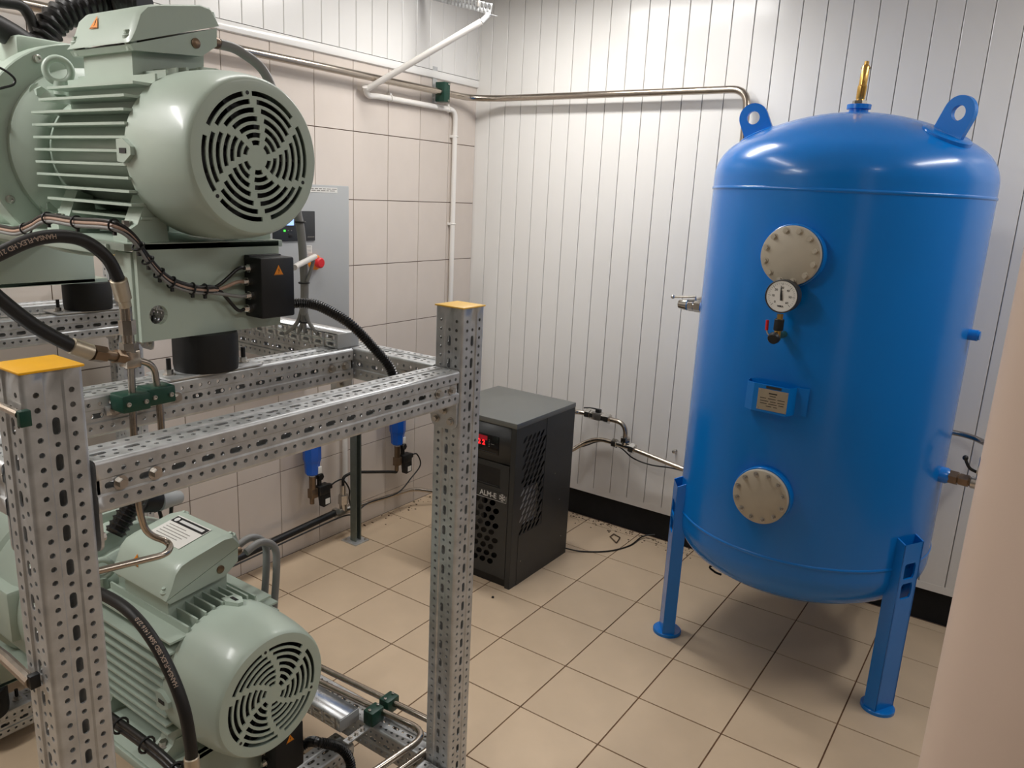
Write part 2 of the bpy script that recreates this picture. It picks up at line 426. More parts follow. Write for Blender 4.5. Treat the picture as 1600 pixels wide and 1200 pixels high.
for deg, r0 in ((-28, .375), (184, .355)):
    a = math.radians(deg); er, et = radial(a)
    base = Vector((TX, TY, dome_z(r0)))+er*r0; nrm = (er*.42+Vector((0,0,1))*.91).normalized(); sd = et.cross(nrm)
    lug = MB()
    n = 28; Ro, Ri, hc = .056, .025, .075
    out = [(.056, -.02)]+[(Ro*math.cos(t), hc+Ro*math.sin(t)) for t in [PI*i/14 for i in range(15)]]+[(-.056, -.02)]
    # ring plate as quads between outline and hole
    O = []; I = []
    for i in range(n):
        t = 2*PI*i/n; d = (math.cos(t), math.sin(t)); I.append((Ri*d[0], hc+Ri*d[1]))
        if d[1] >= 0: O.append((Ro*d[0], hc+Ro*d[1]))
        else:
            kx = Ro/abs(d[0]) if abs(d[0]) > 1e-6 else 1e9; ky = (hc+.02)/-d[1]; kk = min(kx, ky); O.append((kk*d[0], hc+kk*d[1]))
    vs = []; fs = []
    for s_ in (-.009, .009):
        vs += [base+sd*p[0]+nrm*p[1]+et*s_ for p in O]+[base+sd*p[0]+nrm*p[1]+et*s_ for p in I]
    for i in range(n):
        j = (i+1) % n
        fs += [(i, j, n+j, n+i), (2*n+j, 2*n+i, 3*n+i, 3*n+j), (i, 2*n+i, 2*n+j, j), (n+j, 3*n+j, 3*n+i, n+i)]
    lug.add(vs, fs).build('lifting_lug', 'blue', tk, 40)
    MB().lathe([(.085, -.012), (.085, .002), (.078, .006)], base, nrm, 32).build('lug_pad', 'blue', tk)
nz = MB().lathe([(.034, -.02), (.034, .012), (.043, .014), (.043, .03), (.03, .032)], (TX, TY, ZTOP), n=32).build('top_nozzle', 'blue', tk)
# flanged covers
def cover(z, deg, big, nuts):
    a = math.radians(deg); er, et = radial(a); c = Vector((TX, TY, z)); r = .1
    nk = MB().lathe([(r+.007, R-.03), (r+.007, R+.02), (r+.005, R+.022), (.05, R+.022)], c, er, 48, False).build('cover_neck', 'blue', tk, 40)
    cv = MB().lathe([(r+.001, R+.0225), (r+.001, R+.0405), (r-.002, R+.0425)], c, er, 64).build('cover_plate', 'beige', tk, 40)
    cv['label'] = 'round beige bolted cover plate'
    for k in range(12):
        b = 2*PI*(k+.5)/12; p = c+er*(R+.0425)+(et*math.cos(b)+Vector((0,0,1))*math.sin(b))*(r-.014)
        if nuts:
            bolt(p, er, cv, 1.2, HEX); MB().cyl(p, p+er*.015, .0034, n=8).build('stud', 'zinc', cv)
        else:
            bolt(p, er, cv, 1.4, HEXG)
cover(1.710, -93.8, 1, False); cover(.838, -93.2, 1, True)
# nameplate bracket
a = math.radians(-93); er, et = radial(a); nb = Vector((TX, TY, 1.158))
def npx(s, d, z): return nb+et*s+er*(R+d)+Vector((0,0,z))
br = MB()
pl = [(-.108, -.005), (-.101, .042), (-.07, .058), (.054, .058), (.068, .014), (.108, .008)]
hh = .1
vs = []; fs = []
for th_ in (0, .004):
    for s_, d_ in pl: vs += [npx(s_, d_+th_-.012, 0), npx(s_, d_+th_-.012, hh)]
m_ = len(pl)*2
for i in range(len(pl)-1):
    a0 = i*2; fs += [(a0+m_, a0+2+m_, a0+3+m_, a0+1+m_), (a0, a0+1, a0+3, a0+2), (a0, a0+2, a0+2+m_, a0+m_), (a0+1, a0+1+m_, a0+3+m_, a0+3)]
fs += [(0, m_, m_+1, 1), (m_-2, m_-1, 2*m_-1, 2*m_-2)]
brk = br.add(vs, fs).build('nameplate_bracket', 'blue', tk, 20)
Tn = frame(npx(.001, .0505, .047), et, (0,0,1))
npl = MB().box((-.053, -.038, 0), (.053, .038, .0012), 0, Tn).build('nameplate', 'plate_metal', brk)
pr = MB()
pr.add([(.0, .0, 0)], [], Tn)
for r_, (w0, ws) in enumerate([(.022, [.03]), (.014, [.022]), (.004, [.022, .028, .026]), (-.006, [.03, .02, .024]), (-.015, [.024, .03, .018]), (-.024, [.02, .014])]):
    tot = sum(ws)+.006*(len(ws)-1); x_ = -tot/2
    for q_ in ws:
        hgt = .0045 if r_ == 0 else .0024
        pr.box((x_, w0, .0013), (x_+q_, w0+hgt, .0016), 0, Tn); x_ += q_+.006
pr.v = pr.v[1:]; pr.f = [tuple(i-1 for i in f) for f in pr.f]
pr.build('engraved_lines', 'print', brk)
MB().box((-.027, .041, .0002), (.027, .05, .001), 0, Tn).build('stamp_strip', 'darker_grey', brk)
for sx_, sy_ in ((-1,1),(1,1),(-1,-1),(1,-1)):
    bolt(Tn @ Vector((sx_*.048, sy_*.033, .0012)), er, brk, .5, SOCK, 'rivet')
# legs: channels open to the tank, with two windows in the outer web
for k, deg in enumerate((-29, -149, 91)):
    a = math.radians(deg); er, et = radial(a); c = Vector((TX, TY, 0))
    W2, D0, D1, HT, TH = .052, R-.02, R+.032, .728, .007
    lg = MB()
    def lp(s, d, z): return c+et*s+er*d+Vector((0,0,z))
    for s_ in (-1, 1):
        lg.prism([(D0, .0), (D1, .0), (D1, HT-.022), (D0, HT)], et*(-s_*TH), c+et*(s_*W2), er, (0,0,1))
    # outer web with windows
    def put(s, t, d): return lp(s, D1+d, t)
    wz = [(.54, .06), (.445, .06)]
    quad(lg, -W2, .0, W2, .475, put)
    for cz, h_ in ((.515, .062), (.595, .062)):
        sq = [(.03, -.018), (.03, .018), (.024, .031), (-.024, .031), (-.03, .024), (-.03, -.024), (-.024, -.031), (.024, -.031)]
        cell(lg, (-W2, .475 if cz < .55 else .5575, W2, .5575 if cz < .55 else .63), [(p[0], cz+p[1]) for p in sq], put, TH)
    quad(lg, -W2, .63, W2, HT-.022, put)
    L_ = lg.build('leg', 'blue', tk, 20)
    MB().lathe([(.062, 0), (.062, .012), (.059, .015)], c+er*(R+.004), n=32).build('foot_plate', 'blue', L_)
# side nozzles
MB().lathe([(.02, R-.02), (.02, R+.03), (.016, R+.03), (.016, R+.036)], (TX, TY, 1.458+.0), Vector((1, -.12, 0)), 20).build('plugged_nozzle', 'blue', tk)
MB().lathe([(.03, R-.03), (.03, R+.02), (.022, R+.035)], (TX, TY, .93), Vector((1, -.16, .0)), 24).build('drain_nozzle', 'blue', tk)
MB().lathe([(.024, R-.03), (.024, R+.03)], (TX, TY, 1.43), Vector((-1, 0, 0)), 24).build('outlet_nozzle', 'blue', tk)

# brass safety valve on top
sv = thing('safety_valve', (TX, TY, ZTOP+.032), 'slim brass safety valve on top of the blue tank', 'valve')
MB().prism([(.026*math.cos(PI*i/3), .026*math.sin(PI*i/3)) for i in range(6)], (0,0,.012), (TX, TY, ZTOP+.032)).build('hex_plug', 'chrome', sv)
tl = Vector((.03, 0, 1)).normalized()
MB().lathe([(.012, 0), (.016, .008), (.017, .05), (.0145, .055), (.0145, .118), (.012, .124), (.0085, .126), (.0085, .138), (.004, .14)], (TX, TY, ZTOP+.044), tl, 20).build('valve_body', 'brass', sv, 25)
MB().cyl(Vector((TX-.012, TY, ZTOP+.157)), Vector((TX+.02, TY, ZTOP+.159)), .004, n=8).build('lifting_pin', 'brass', sv)

# pressure gauge with its small ball valve
a = math.radians(-93.6); er, et = radial(a); UP = Vector((0,0,1))
def gp(s, d, z): return Vector((TX, TY, 0))+et*s+er*(R+d)+UP*z
pg = thing('pressure_gauge', gp(0, .055, 1.40), 'round white dial pressure gauge with red lever valve on the blue tank', 'gauge')
GZ = 1.577; fc = gp(.004, .088, GZ)
MB().lathe([(.05, -.04), (.055, -.038), (.056, 0), (.0565, .002), (.054, .0035), (.052, .001)], fc, er, 48, False).lathe([(.001, -.04), (.05, -.04)], fc, er, 48, False).build('case', 'darker_grey', pg, 30)
MB().lathe([(.0001, 0), (.0525, 0)], fc, er, 48, False).build('dial', 'white_label', pg)
Td = frame(fc+er*.0006, et, UP)
dm = MB()
for i in range(31):
    an = math.radians(225-270*i/30); big = i % 5 == 0; r0 = .037 if big else .041; ww = .0007 if big else .0004
    dx, dy = math.cos(an), math.sin(an)
    dm.add([(dx*r0-dy*ww, dy*r0+dx*ww, 0), (dx*r0+dy*ww, dy*r0-dx*ww, 0), (dx*.046+dy*ww, dy*.046-dx*ww, 0), (dx*.046-dy*ww, dy*.046+dx*ww, 0)], [(0,1,2,3)], Td)
for i, s_ in enumerate(['0', '10', '20', '30', '40', '50', '60']):
    an = math.radians(225-270*i/6); vs, fs = text_geo(s_, .0105, .0002); dm.add(vs, fs, Td @ Matrix.Translation((math.cos(an)*.029, math.sin(an)*.029, 0)))
vs, fs = text_geo('bar', .006); dm.add(vs, fs, Td @ Matrix.Translation((0, .017, 0)))
vs, fs = text_geo('WIKA', .008, .0005); dm.add(vs, fs, Td @ Matrix.Translation((0, -.034, 0)))
dm.build('scale_marks', 'print', pg, 0)
an = math.radians(98); nd = MB(); dx, dy = math.cos(an), math.sin(an)
nd.add([(-dx*.014-dy*.004, -dy*.014+dx*.004, .003), (-dx*.014+dy*.004, -dy*.014-dx*.004, .003), (dx*.005+dy*.0035, dy*.005-dx*.0035, .003), (dx*.04, dy*.04, .003), (dx*.005-dy*.0035, dy*.005+dx*.0035, .003)], [(0,1,2,3,4)], Td)
nd.build('needle', 'black', pg, 0)
vc = gp(0, .066, 1.437)
MB().prism([(.011*math.cos(PI*i/3), .011*math.sin(PI*i/3)) for i in range(6)], (0,0,.02), vc+UP*.058).build('hex_nut', 'brass', pg)
MB().cyl(vc+UP*.02, vc+UP*.06, .0165, ch=.002).build('valve_sleeve', 'black', pg)
MB().cyl(vc-UP*.012, vc+UP*.022, .0125).cyl(gp(0, -.004, 1.437), vc, .012).build('valve_body', 'brass', pg)
MB().cyl(vc+er*.012-et*.004-UP*.003, vc+er*.03-et*.006-UP*.008, .021, .019, 20, .003).build('black_cap', 'black', pg)
MB().tube(spline([vc-et*.015+er*.006, vc-et*.03+er*.008+UP*.004, vc-et*.037+er*.008+UP*.018], 5), .0028, 8).build('lever', 'zinc', pg)
MB().tube([vc-et*.037+er*.008+UP*.017, vc-et*.038+er*.008+UP*.052], .0055, 10).build('lever_grip', 'red', pg)

# chrome ball valve on the tank's outlet (left) and drain valve (right)
def nut(mb, p, d, r, l): 
    q = zrot(d).to_matrix().to_4x4(); q.translation = Vector(p)
    mb.prism([(r*math.cos(PI*i/3), r*math.sin(PI*i/3)) for i in range(6)], (0,0,l), T=q)
bv = thing('ball_valve', (TX-R-.09, TY, 1.43), 'chrome ball valve sticking out left of the blue tank', 'valve')
d = Vector((-1, 0, 0)); p = Vector((TX-R-.03, TY, 1.43)); m_ = MB()
nut(m_, p, d, .028, .03); nut(m_, p+d*.035, d, .026, .022); m_.cyl(p, p+d*.1, .019)
m_.build('valve_nuts', 'chrome', bv)
MB().cyl(p+d*.06, p+d*.105, .026, .02, 20, .003).build('valve_body', 'chrome', bv)
MB().tube([p+d*.03+UP*.025, p+d*.03+UP*.04, p+d*.125+UP*.03+Vector((0,-.02,0))], .0055, 8).ball(p+d*.128+UP*.03+Vector((0,-.02,0)), .0095).build('lever', 'zinc', bv)
dv = thing('drain_valve', (TX+R+.09, TY-.09, .9), 'brown hex drain valve low on the right of the blue tank', 'valve')
d = Vector((1, -.16, 0)).normalized(); p = Vector((TX, TY, .93))+d*(R+.03); m_ = MB()
nut(m_, p, d, .027, .028); nut(m_, p+d*.034, d, .024, .03); m_.cyl(p, p+d*.09, .016)
m_.build('hex_nuts', 'bronze', dv)
MB().cyl(p+d*.07, p+d*.12, .022, .02, 18, .003).cyl(p+d*.1, p+d*.1+UP*.1, .016).cyl(p+d*.085+UP*.05, p+d*.13+UP*.05, .02).build('valve_body', 'zinc', dv)
MB().tube(spline([p+d*.09+UP*.04, p+d*.06+UP*.055+Vector((0,-.02,0)), p+d*.042+UP*.085+Vector((0,-.03,0))], 6), .0055, 8).ball(p+d*.04+UP*.092+Vector((0,-.03,0)), .01).build('lever', 'black', dv)
sp = tag(MB().tube(bends([(TX+.3, .98, .95), (1.52, .97, .948), (1.60, .9, .94), (1.63, .42, 1.06), (1.615, .36, 1.03)], .05), .012, 12).build('drain_pipe', 'steel'), 'thin steel pipe behind the right side of the blue tank', 'pipe')

# ================================================================== refrigerated air dryer
DX0, DX1, DY0, DY1, DH = -.700, -.209, .033, .563, .842
dr = thing('air_dryer', ((DX0+DX1)/2, (DY0+DY1)/2, 0), 'dark grey refrigerated air dryer with red digits standing by the back wall', 'dryer')
lid = MB().box((DX0-.003, DY0-.004, DH-.026), (DX1+.003, DY1+.003, DH), .003).build('lid', 'lid_grey_lit', dr)
def vent(mb, s0, t0, s1, t1, cols, rows, put, hw, hh, tilt, skew=0):
    cw = (s1-s0)/(cols+.5); rh = (t1-t0)/rows
    base = [(hw*math.cos(2*PI*(i+.5)/10), hh*math.sin(2*PI*(i+.5)/10)) for i in range(10)]
    ca, sa = math.cos(tilt), math.sin(tilt)
    for r in range(rows):
        a = s0+(cw/2 if r % 2 else 0); b = t0+r*rh
        if r % 2: quad(mb, s0, b, a, b+rh, put)
        else: quad(mb, s1-cw/2, b, s1, b+rh, put)
        for c in range(cols):
            cx = a+cw*(c+.5); cy = b+rh/2
            h = [(cx+p[0]*ca-p[1]*sa, cy+p[0]*sa+p[1]*ca) for p in base]
            h.sort(key=lambda p: math.atan2(p[1]-cy, p[0]-cx))
            cell(mb, (a+cw*c, b, a+cw*(c+1), b+rh), h, put, .0015)
sd = MB(); put = lambda s, t, d: Vector((DX1+d, s, t))
va, vb, vz0, vz1 = DY0+.058, DY0+.262, .262, .765; HB = DH-.026
quad(sd, DY0, 0, va, HB, put); quad(sd, vb, 0, DY1, HB, put); quad(sd, va, 0, vb, vz0, put); quad(sd, va, vz1, vb, HB, put)
vent(sd, va, vz0, vb, vz1, 5, 15, put, .0225, .0085, .75)
sp_ = sd.build('side_panel', 'dark_grey', dr, 0, .0015)
sd = MB(); put = lambda s, t, d: Vector((DX0-d, s, t))
quad(sd, DY0, 0, va, HB, put); quad(sd, vb, 0, DY1, HB, put); quad(sd, va, 0, vb, .30, put); quad(sd, va, .52, vb, HB, put)
sd.build('side_panel', 'dark_grey', dr, 20, .0015)
for y_, z_ in ((.40, .50), (.46, .34), (.50, .12), (.12, .12)): bolt((DX1, y_, z_), (1,0,0), sp_, .45, SOCK, 'screw')
fr = MB(); put = lambda s, t, d: Vector((s, DY0-d, t))
quad(fr, DX0, .632, DX1-.03, HB-.004, put); fr.build('upper_front_panel', 'dark_grey', dr, 20, .004)
fr = MB(); fa, fb = DX0+.07, DX1-.075
quad(fr, DX0, .045, fa, .627, put); quad(fr, fb, .045, DX1-.03, .627, put); quad(fr, fa, .045, fb, .095, put); quad(fr, fa, .44, fb, .505, put); quad(fr, fa, .6, fb, .627, put)
ra, rb = -.455, -.292
quad(fr, fa, .505, ra, .6, put); quad(fr, rb, .505, fb, .6, put)
vent(fr, fa, .095, fb, .44, 7, 9, put, .019, .0145, .5)
fp = fr.build('lower_front_panel', 'dark_grey', dr, 0, .003)
MB().box((ra, DY0+.0015, .505), (rb, DY0+.04, .6)).build('handle_recess', 'black', fp)
MB().box((ra+.006, DY0-.001, .508), (rb-.006, DY0+.012, .514)).build('recess_sill', 'dark_grey', fp)
MB().box((DX1-.028, DY0-.001, .0), (DX1-.0015, DY0+.004, HB)).build('corner_profile', 'dark_grey', dr)
MB().box((DX0+.01, DY0+.01, 0), (DX1-.03, DY0+.03, .042)).build('plinth', 'black', dr)
MB().box((DX0, DY1-.003, 0), (DX1-.001, DY1, HB)).build('back_panel', 'darker_grey', dr)
MB().box((DX0+.02, DY0+.06, .0), (DX1-.02, DY1-.03, .25)).build('inner_unit', 'black', dr)
MB().box((DX0+.02, DY0+.05, .53), (DX1-.02, DY1-.03, .8)).build('inner_unit', 'black', dr)
MB().box((DX1-.05, DY0+.05, .285), (DX1-.035, DY0+.27, .47)).build('condenser', 'white_plastic', dr)
MB().box((DX0+.06, DY0+.04, .26), (DX1-.2, DY0+.05, .42)).build('inner_coil', 'darker_grey', dr)
disp = MB().box((-.47, DY0-.006, .666), (-.305, DY0+.001, .758), .003).build('display_unit', 'black_gloss', dr)
def fT(x, z, d): return frame((x, DY0-d, z), (1,0,0), (0,0,1))
MB().box((-.456, DY0-.0072, .728), (-.372, DY0-.006, .75)).build('display_window', 'led_dim', disp)
vs, fs = text_geo('2', .034, .001)
for x_ in (-.392, -.418): MB().add(vs, fs, fT(x_, .715, .0075)).build('digit', 'led_red', disp, 0)
MB().box((-.46, DY0-.0075, .672), (-.315, DY0-.006, .676)).build('display_trim', 'dark_grey', disp)
dots = MB()
for k in range(5): dots.box((-.362, DY0-.0072, .70+k*.008), (-.358, DY0-.006, .703+k*.008))
dots.box((-.35, DY0-.0072, .715), (-.33, DY0-.006, .7165)); dots.build('indicator_marks', 'print_grey', disp)
sg = MB().box((-.62, DY0-.0045, .44), (-.247, DY0-.003, .486)).build('name_strip', 'dark_grey', dr)
MB().box((-.62, DY0-.0055, .440), (-.247, DY0-.0045, .4415)).box((-.2485, DY0-.0055, .44), (-.247, DY0-.0045, .475)).build('strip_border', 'print_light', sg)
lettering('ALM-E', .036, fT(-.355, .461, .0052), 'print_light', sg, .0009)
sf = MB()
for k in range(3):
    a_ = PI/2+k*PI/3; Tq = fT(-.271, .4635, .0053) @ Matrix.Rotation(a_, 4, 'Z')
    sf.box((-.0185, -.0022, 0), (.0185, .0022, .0004), 0, Tq)
    for s_ in (-1, 1):
        for q_ in (-1, 1): sf.box((.0, -.0012, 0), (.009, .0012, .0004), 0, Tq @ Matrix.Translation((s_*.0105, 0, 0)) @ Matrix.Rotation(q_*PI/4+(PI if s_ < 0 else 0), 4, 'Z'))
sf.build('snowflake_emblem', 'print_light', sg, 0)

# dryer pipework along the back wall
YP = .965
def pipe(name, P, r, label, m='steel', rad=.07, n=14, cat='pipe', group=None):
    o = thing(name, P[0], label, cat, group); MB().tube(bends(P, rad), r, n).build('tube', m, o, 50); return o
dp = thing('dryer_pipework', (-.15, YP, .5), 'steel pipe tee with shut-off valve joining the dryer to the tank', 'pipe')
zt_, zm = .668, .535
MB().tube(bends([(-.30, .575, .675), (-.40, .62, .674), (-.42, YP-.02, .672), (-.345, YP, .670)], .06), .0135, 14).build('tube', 'steel', dp, 50)
MB().tube(bends([(-.26, YP, .667), (-.105, YP, .662), (-.102, YP, zm)], .085, 10), .0135, 14).build('tube', 'steel', dp, 50)
MB().tube(bends([(-.56, .58, .40), (-.50, .68, .405), (-.43, .9, .43), (-.34, YP, .505), (-.26, YP, .538), (-.1, YP, .532), (.22, YP, .487), (.42, YP, .462)], .07, 8), .0125, 14).build('tube', 'steel', dp, 50)
for p, d, r, l in [((-.36, YP, .6705), (1,0,0), .024, .026), ((-.33, YP, .670), (1,0,0), .020, .02), ((-.255, YP, .667), (1,0,0), .021, .018), ((-.235, YP, .667), (1,0,0), .024, .026),
                   ((-.102, YP, zm+.022), (0,0,1), .024, .022), ((-.15, YP, zm-.001), (-1,0,0), .022, .024), ((-.07, YP, zm-.004), (1,0,-.13), .024, .028), ((-.45, .86, .42), (.2,1,.1), .028, .05)]:
    fit = MB(); nut(fit, p, d, r*1.2, l*1.1); fit.build('union_nut', 'chrome', dp)
MB().cyl((-.15, YP, zm), (-.06, YP, zm-.004), .0165).cyl((-.102, YP, zm), (-.102, YP, zm+.03), .0165).build('tee_body', 'chrome', dp)
vl = MB().box((-.318, YP-.02, .647), (-.255, YP+.02, .690), .003).build('valve_body', 'zinc', dp)
MB().tube(spline([(-.285, YP, .69), (-.285, YP, .705), (-.32, YP-.02, .713), (-.36, YP-.03, .708)], 5), .004, 8).box((-.295, YP-.012, .69), (-.268, YP+.012, .708)).build('valve_lever', 'black', vl)
tag(MB().tube(spline([(-.48, .80, .47), (-.40, .99, .45), (-.27, 1.0, .512), (-.15, 1.0, .505), (-.06, 1.0, .46), (.05, 1.0, .447), (.2, 1.0, .46), (.4, 1.0, .45)], 8), .004, 8).build('cable', 'black'), 'thin black cable sagging below the steel pipe on the back wall', 'cable')
fhose = thing('flexible_hose', (-.5, .7, .5), 'short grey loop of tubing behind the dryer', 'hose')
MB().tube(spline([(-.55, .57, .52), (-.50, .70, .53), (-.46, .80, .515), (-.45, .83, .47), (-.48, .80, .43), (-.54, .575, .42)], 8), .012, 12).build('tube', 'steel', fhose, 50)
tag(MB().tube(spline([(-.215, .57, .02), (-.14, .62, .006), (-.03, .72, .005), (.03, .86, .005), (.04, 1.0, .012), (.1, 1.035, .03)], 8), .004, 8).build('cable', 'black'), 'black power cable lying on the floor behind the dryer', 'cable')
# small things on the floor
clip = thing('cable_clip', (-.035, .59, 0), 'small bent metal clip lying on the floor tiles', 'clip')
MB().tube(bends([px(953, 838, 2, .006), px(963, 848, 2, .006), px(969, 840, 2, .006), px(959, 834, 2, .006), px(954, 838, 2, .006)], .004, 3), .003, 6).build('wire', 'debris', clip)
tag(MB().lathe([(.004, 0), (.007, .003), (.004, .008)], px(770, 934, 2, .0), n=8).build('crumb', 'black'), 'black crumb on the tile in front of the dryer', 'crumb')
for k, (u, v) in enumerate([(523, 883), (566, 884), (585, 806), (600, 822), (540, 860), (665, 803), (1004, 806)][:5]):
    pass
stf = MB()
for k in range(170):
    a_ = random.random()*.8; x_ = random.uniform(-.45, .35) if a_ < .5 else XW+abs(random.gauss(0, .05))+.01
    y_ = YB-.01-abs(random.gauss(0, .05)) if a_ < .5 else random.uniform(.1, 1.0)
    if y_ > YB-.008: continue
    s_ = random.uniform(.002, .007); stf.box((x_, y_, 0), (x_+s_*random.uniform(1, 2), y_+s_, s_*.5))
tag(stf.build('grit', 'debris', None, 0), 'brown grit and crumbs along the foot of the walls', 'grit', kind='stuff')
tag(MB().lathe([(.009, 0), (.009, .004), (.005, .006), (.005, .02), (.010, .024), (.010, .030), (.004, .033)], px(1056, 704, 1, YB), (0, -1, 0), 14).build('wall_screw', 'zinc'), 'small screw stud in the white wall left of the tank', 'screw')
tag(MB().tube(spline([(.80, .40, .325), px(1112, 884, 1, .42), px(1116, 893, 1, .42), px(1127, 898, 1, .42)], 6), .005, 8).build('cable', 'black'), 'black cable end hanging under the blue tank', 'cable')

# ================================================================== pipes on the walls
r_ = .0178; yp = YB-.07; xp = XW+.065
mp = thing('steel_pipe', (XW+.07, 0, 2.39), 'long steel pipe running around the corner and down behind the tank', 'pipe')
MB().tube(bends([(xp, -4.1, 2.405), (xp, .90, 2.393), (-1.1, yp, 2.396), (.365, yp, 2.402), (.37, yp, 2.0), (.37, yp, 1.44), (.39, TY+.0, 1.43)], .085, 10), r_, 18).build('tube', 'steel', mp, 50)
cy = .66
MB().box((XW+.002, cy-.01, 2.34), (XW+.006, cy+.028, 2.53)).box((XW+.006, cy-.008, 2.36), (xp-.02, cy+.02, 2.37)).build('wall_rail', 'galv', mp)
cl_ = MB().box((XW+.03, cy-.016, 2.343), (xp+.03, cy+.034, 2.446), .004).build('pipe_clamp', 'green_clamp', mp)
for z_ in (2.352, 2.436): bolt((xp+.03, cy+.02, z_), (1, 0, 0), cl_, .8, SOCK, 'screw')
wp = thing('white_pipe', (-1.27, .5, 2.3), 'white plastic pipe slanting down to the tiled wall and along it', 'pipe')
wx = XW+.022
pA = Vector((-.52, .42, 2.84)); pA = px(752, 34, 0, -.75)
pE = px(574, 139, 0, XW+.045)
MB().tube([pA, pE], .0155, 14).build('slanted_tube', 'white_plastic', wp, 50)
MB().tube(bends([pE+Vector((0,-.015,.01)), pE+Vector((-.02, .02, -.03)), Vector((wx, pE.y+.09, 2.318)), Vector((wx, .835, 2.318)), Vector((wx, .84, .9)), Vector((wx, .84, .12))], .05), .0145, 14).build('wall_tube', 'white_plastic', wp, 50)
for z_ in (2.175, 1.68, 1.2): MB().ring((wx, .84, z_), (0,0,1), .0155, .004).box((XW, .815, z_-.007), (wx, .828, z_+.007)).build('pipe_clip', 'white_plastic', wp)
for y_ in (.77, .30): MB().ring((wx, y_, 2.318), (0,1,0), .0155, .004).box((XW, y_-.007, 2.33), (wx+.004, y_+.007, 2.345)).build('pipe_clip', 'white_plastic', wp)
# galvanised bracket hanging into the picture at the top
hb = thing('ceiling_bracket', pA+Vector((0, 0, .05)), 'galvanised perforated bracket at the top of the picture holding the white pipe', 'bracket')
bmB = MB(); e0 = px(766, 22, 0, -.72); e1 = px(690, 3, 0, -1.1)
ex = (e1-e0).normalized(); L_ = (e1-e0).length+.3; ey = Vector((0, 0, 1)); ez = ex.cross(ey).normalized(); ey = ez.cross(ex)
for (dirv, off) in ((ey, Vector()), (ez, Vector())):
    put = lambda s, t, d, dirv=dirv: e0+ex*s+dirv*t
    n_ = int(L_/.03)
    for k in range(n_): cell(bmB, (k*.03, 0, (k+1)*.03, .045), oval(k*.03+.015, .022, .016, .009, 8), put)
bmB.build('perforated_angle', 'galv', hb, 20, .0025)
MB().cyl(e1+ex*.1+ey*.02, Vector(((e1+ex*.1).x, (e1+ex*.1).y, CEIL)), .006, n=8).cyl(e0+ex*.1+ey*.02, Vector(((e0+ex*.1).x, (e0+ex*.1).y, CEIL)), .006, n=8).build('hanger_rod', 'zinc', hb)
MB().tube([e0+ex*.02+ez*.01, pA], .012, 8).build('pipe_hook', 'galv', hb)

# ================================================================== control cabinet on the tiled wall
kx, ky0, ky1, kz0, kz1 = -1.08, -.66, -.185, 1.18, 1.868
kb = thing('control_cabinet', (XW+.11, (ky0+ky1)/2, kz0), 'light grey control cabinet with a small lit screen on the tiled wall', 'cabinet')
MB().box((XW+.001, ky0, kz0), (kx-.016, ky1, kz1-.006), .004).build('body', 'grey_paint', kb)
door = MB().box((kx-.016, ky0-.004, kz0-.004), (kx, ky1+.004, kz1), .004).build('door', 'grey_paint', kb)
def kT(y, z, d=0): return frame((kx+d, y, z), (0,1,0), (0,0,1))
dy0, dy1, dz0, dz1 = -.625, -.394, 1.622, 1.752
cp = MB().box((kx, dy0, dz0), (kx+.006, dy1, dz1), .002).build('control_panel', 'darker_grey', kb)
MB().box((kx+.006, -.605, 1.69), (kx+.0075, -.515, 1.74)).build('screen', 'screen', cp)
MB().box((kx+.006, -.570, 1.664), (kx+.008, -.562, 1.671)).build('green_light', 'led_green', cp)
MB().box((kx+.006, -.548, 1.666), (kx+.0075, -.544, 1.67)).box((kx+.006, -.530, 1.666), (kx+.0075, -.526, 1.67)).build('indicator_light', 'print_grey', cp)
MB().box((kx+.006, -.545, 1.64), (kx+.009, -.525, 1.655), .001).build('button', 'black', cp)
MB().box((kx+.006, -.438, 1.638), (kx+.0066, -.40, 1.640)).build('panel_print', 'print_grey', cp)
lb = MB().box((kx, -.59, 1.835), (kx+.001, -.255, 1.857)).build('door_label', 'white_label', kb)
pl_ = MB()
for k in range(2):
    y_ = -.58
    while y_ < -.28:
        w_ = random.uniform(.012, .03); pl_.box((kx+.001, y_, 1.841+k*.008), (kx+.0014, y_+w_, 1.845+k*.008)); y_ += w_+.006
pl_.build('label_print', 'print_grey', lb)
l2 = MB().box((kx, -.448, 1.565), (kx+.001, -.41, 1.6)).build('notice_label', 'white_label', kb)
p2 = MB()
for k in range(5): p2.box((kx+.001, -.444, 1.57+k*.006), (kx+.0014, -.415, 1.572+k*.006))
p2.build('label_print', 'print_grey', l2)
es = MB().lathe([(.034, 0), (.034, .014), (.026, .016)], (kx, -.400, 1.525), (1,0,0), 28).build('emergency_stop', 'orange', kb)
MB().lathe([(.012, .014), (.012, .03), (.024, .034), (.024, .046), (.018, .052)], (kx, -.400, 1.525), (1,0,0), 28).build('push_button', 'red', es)

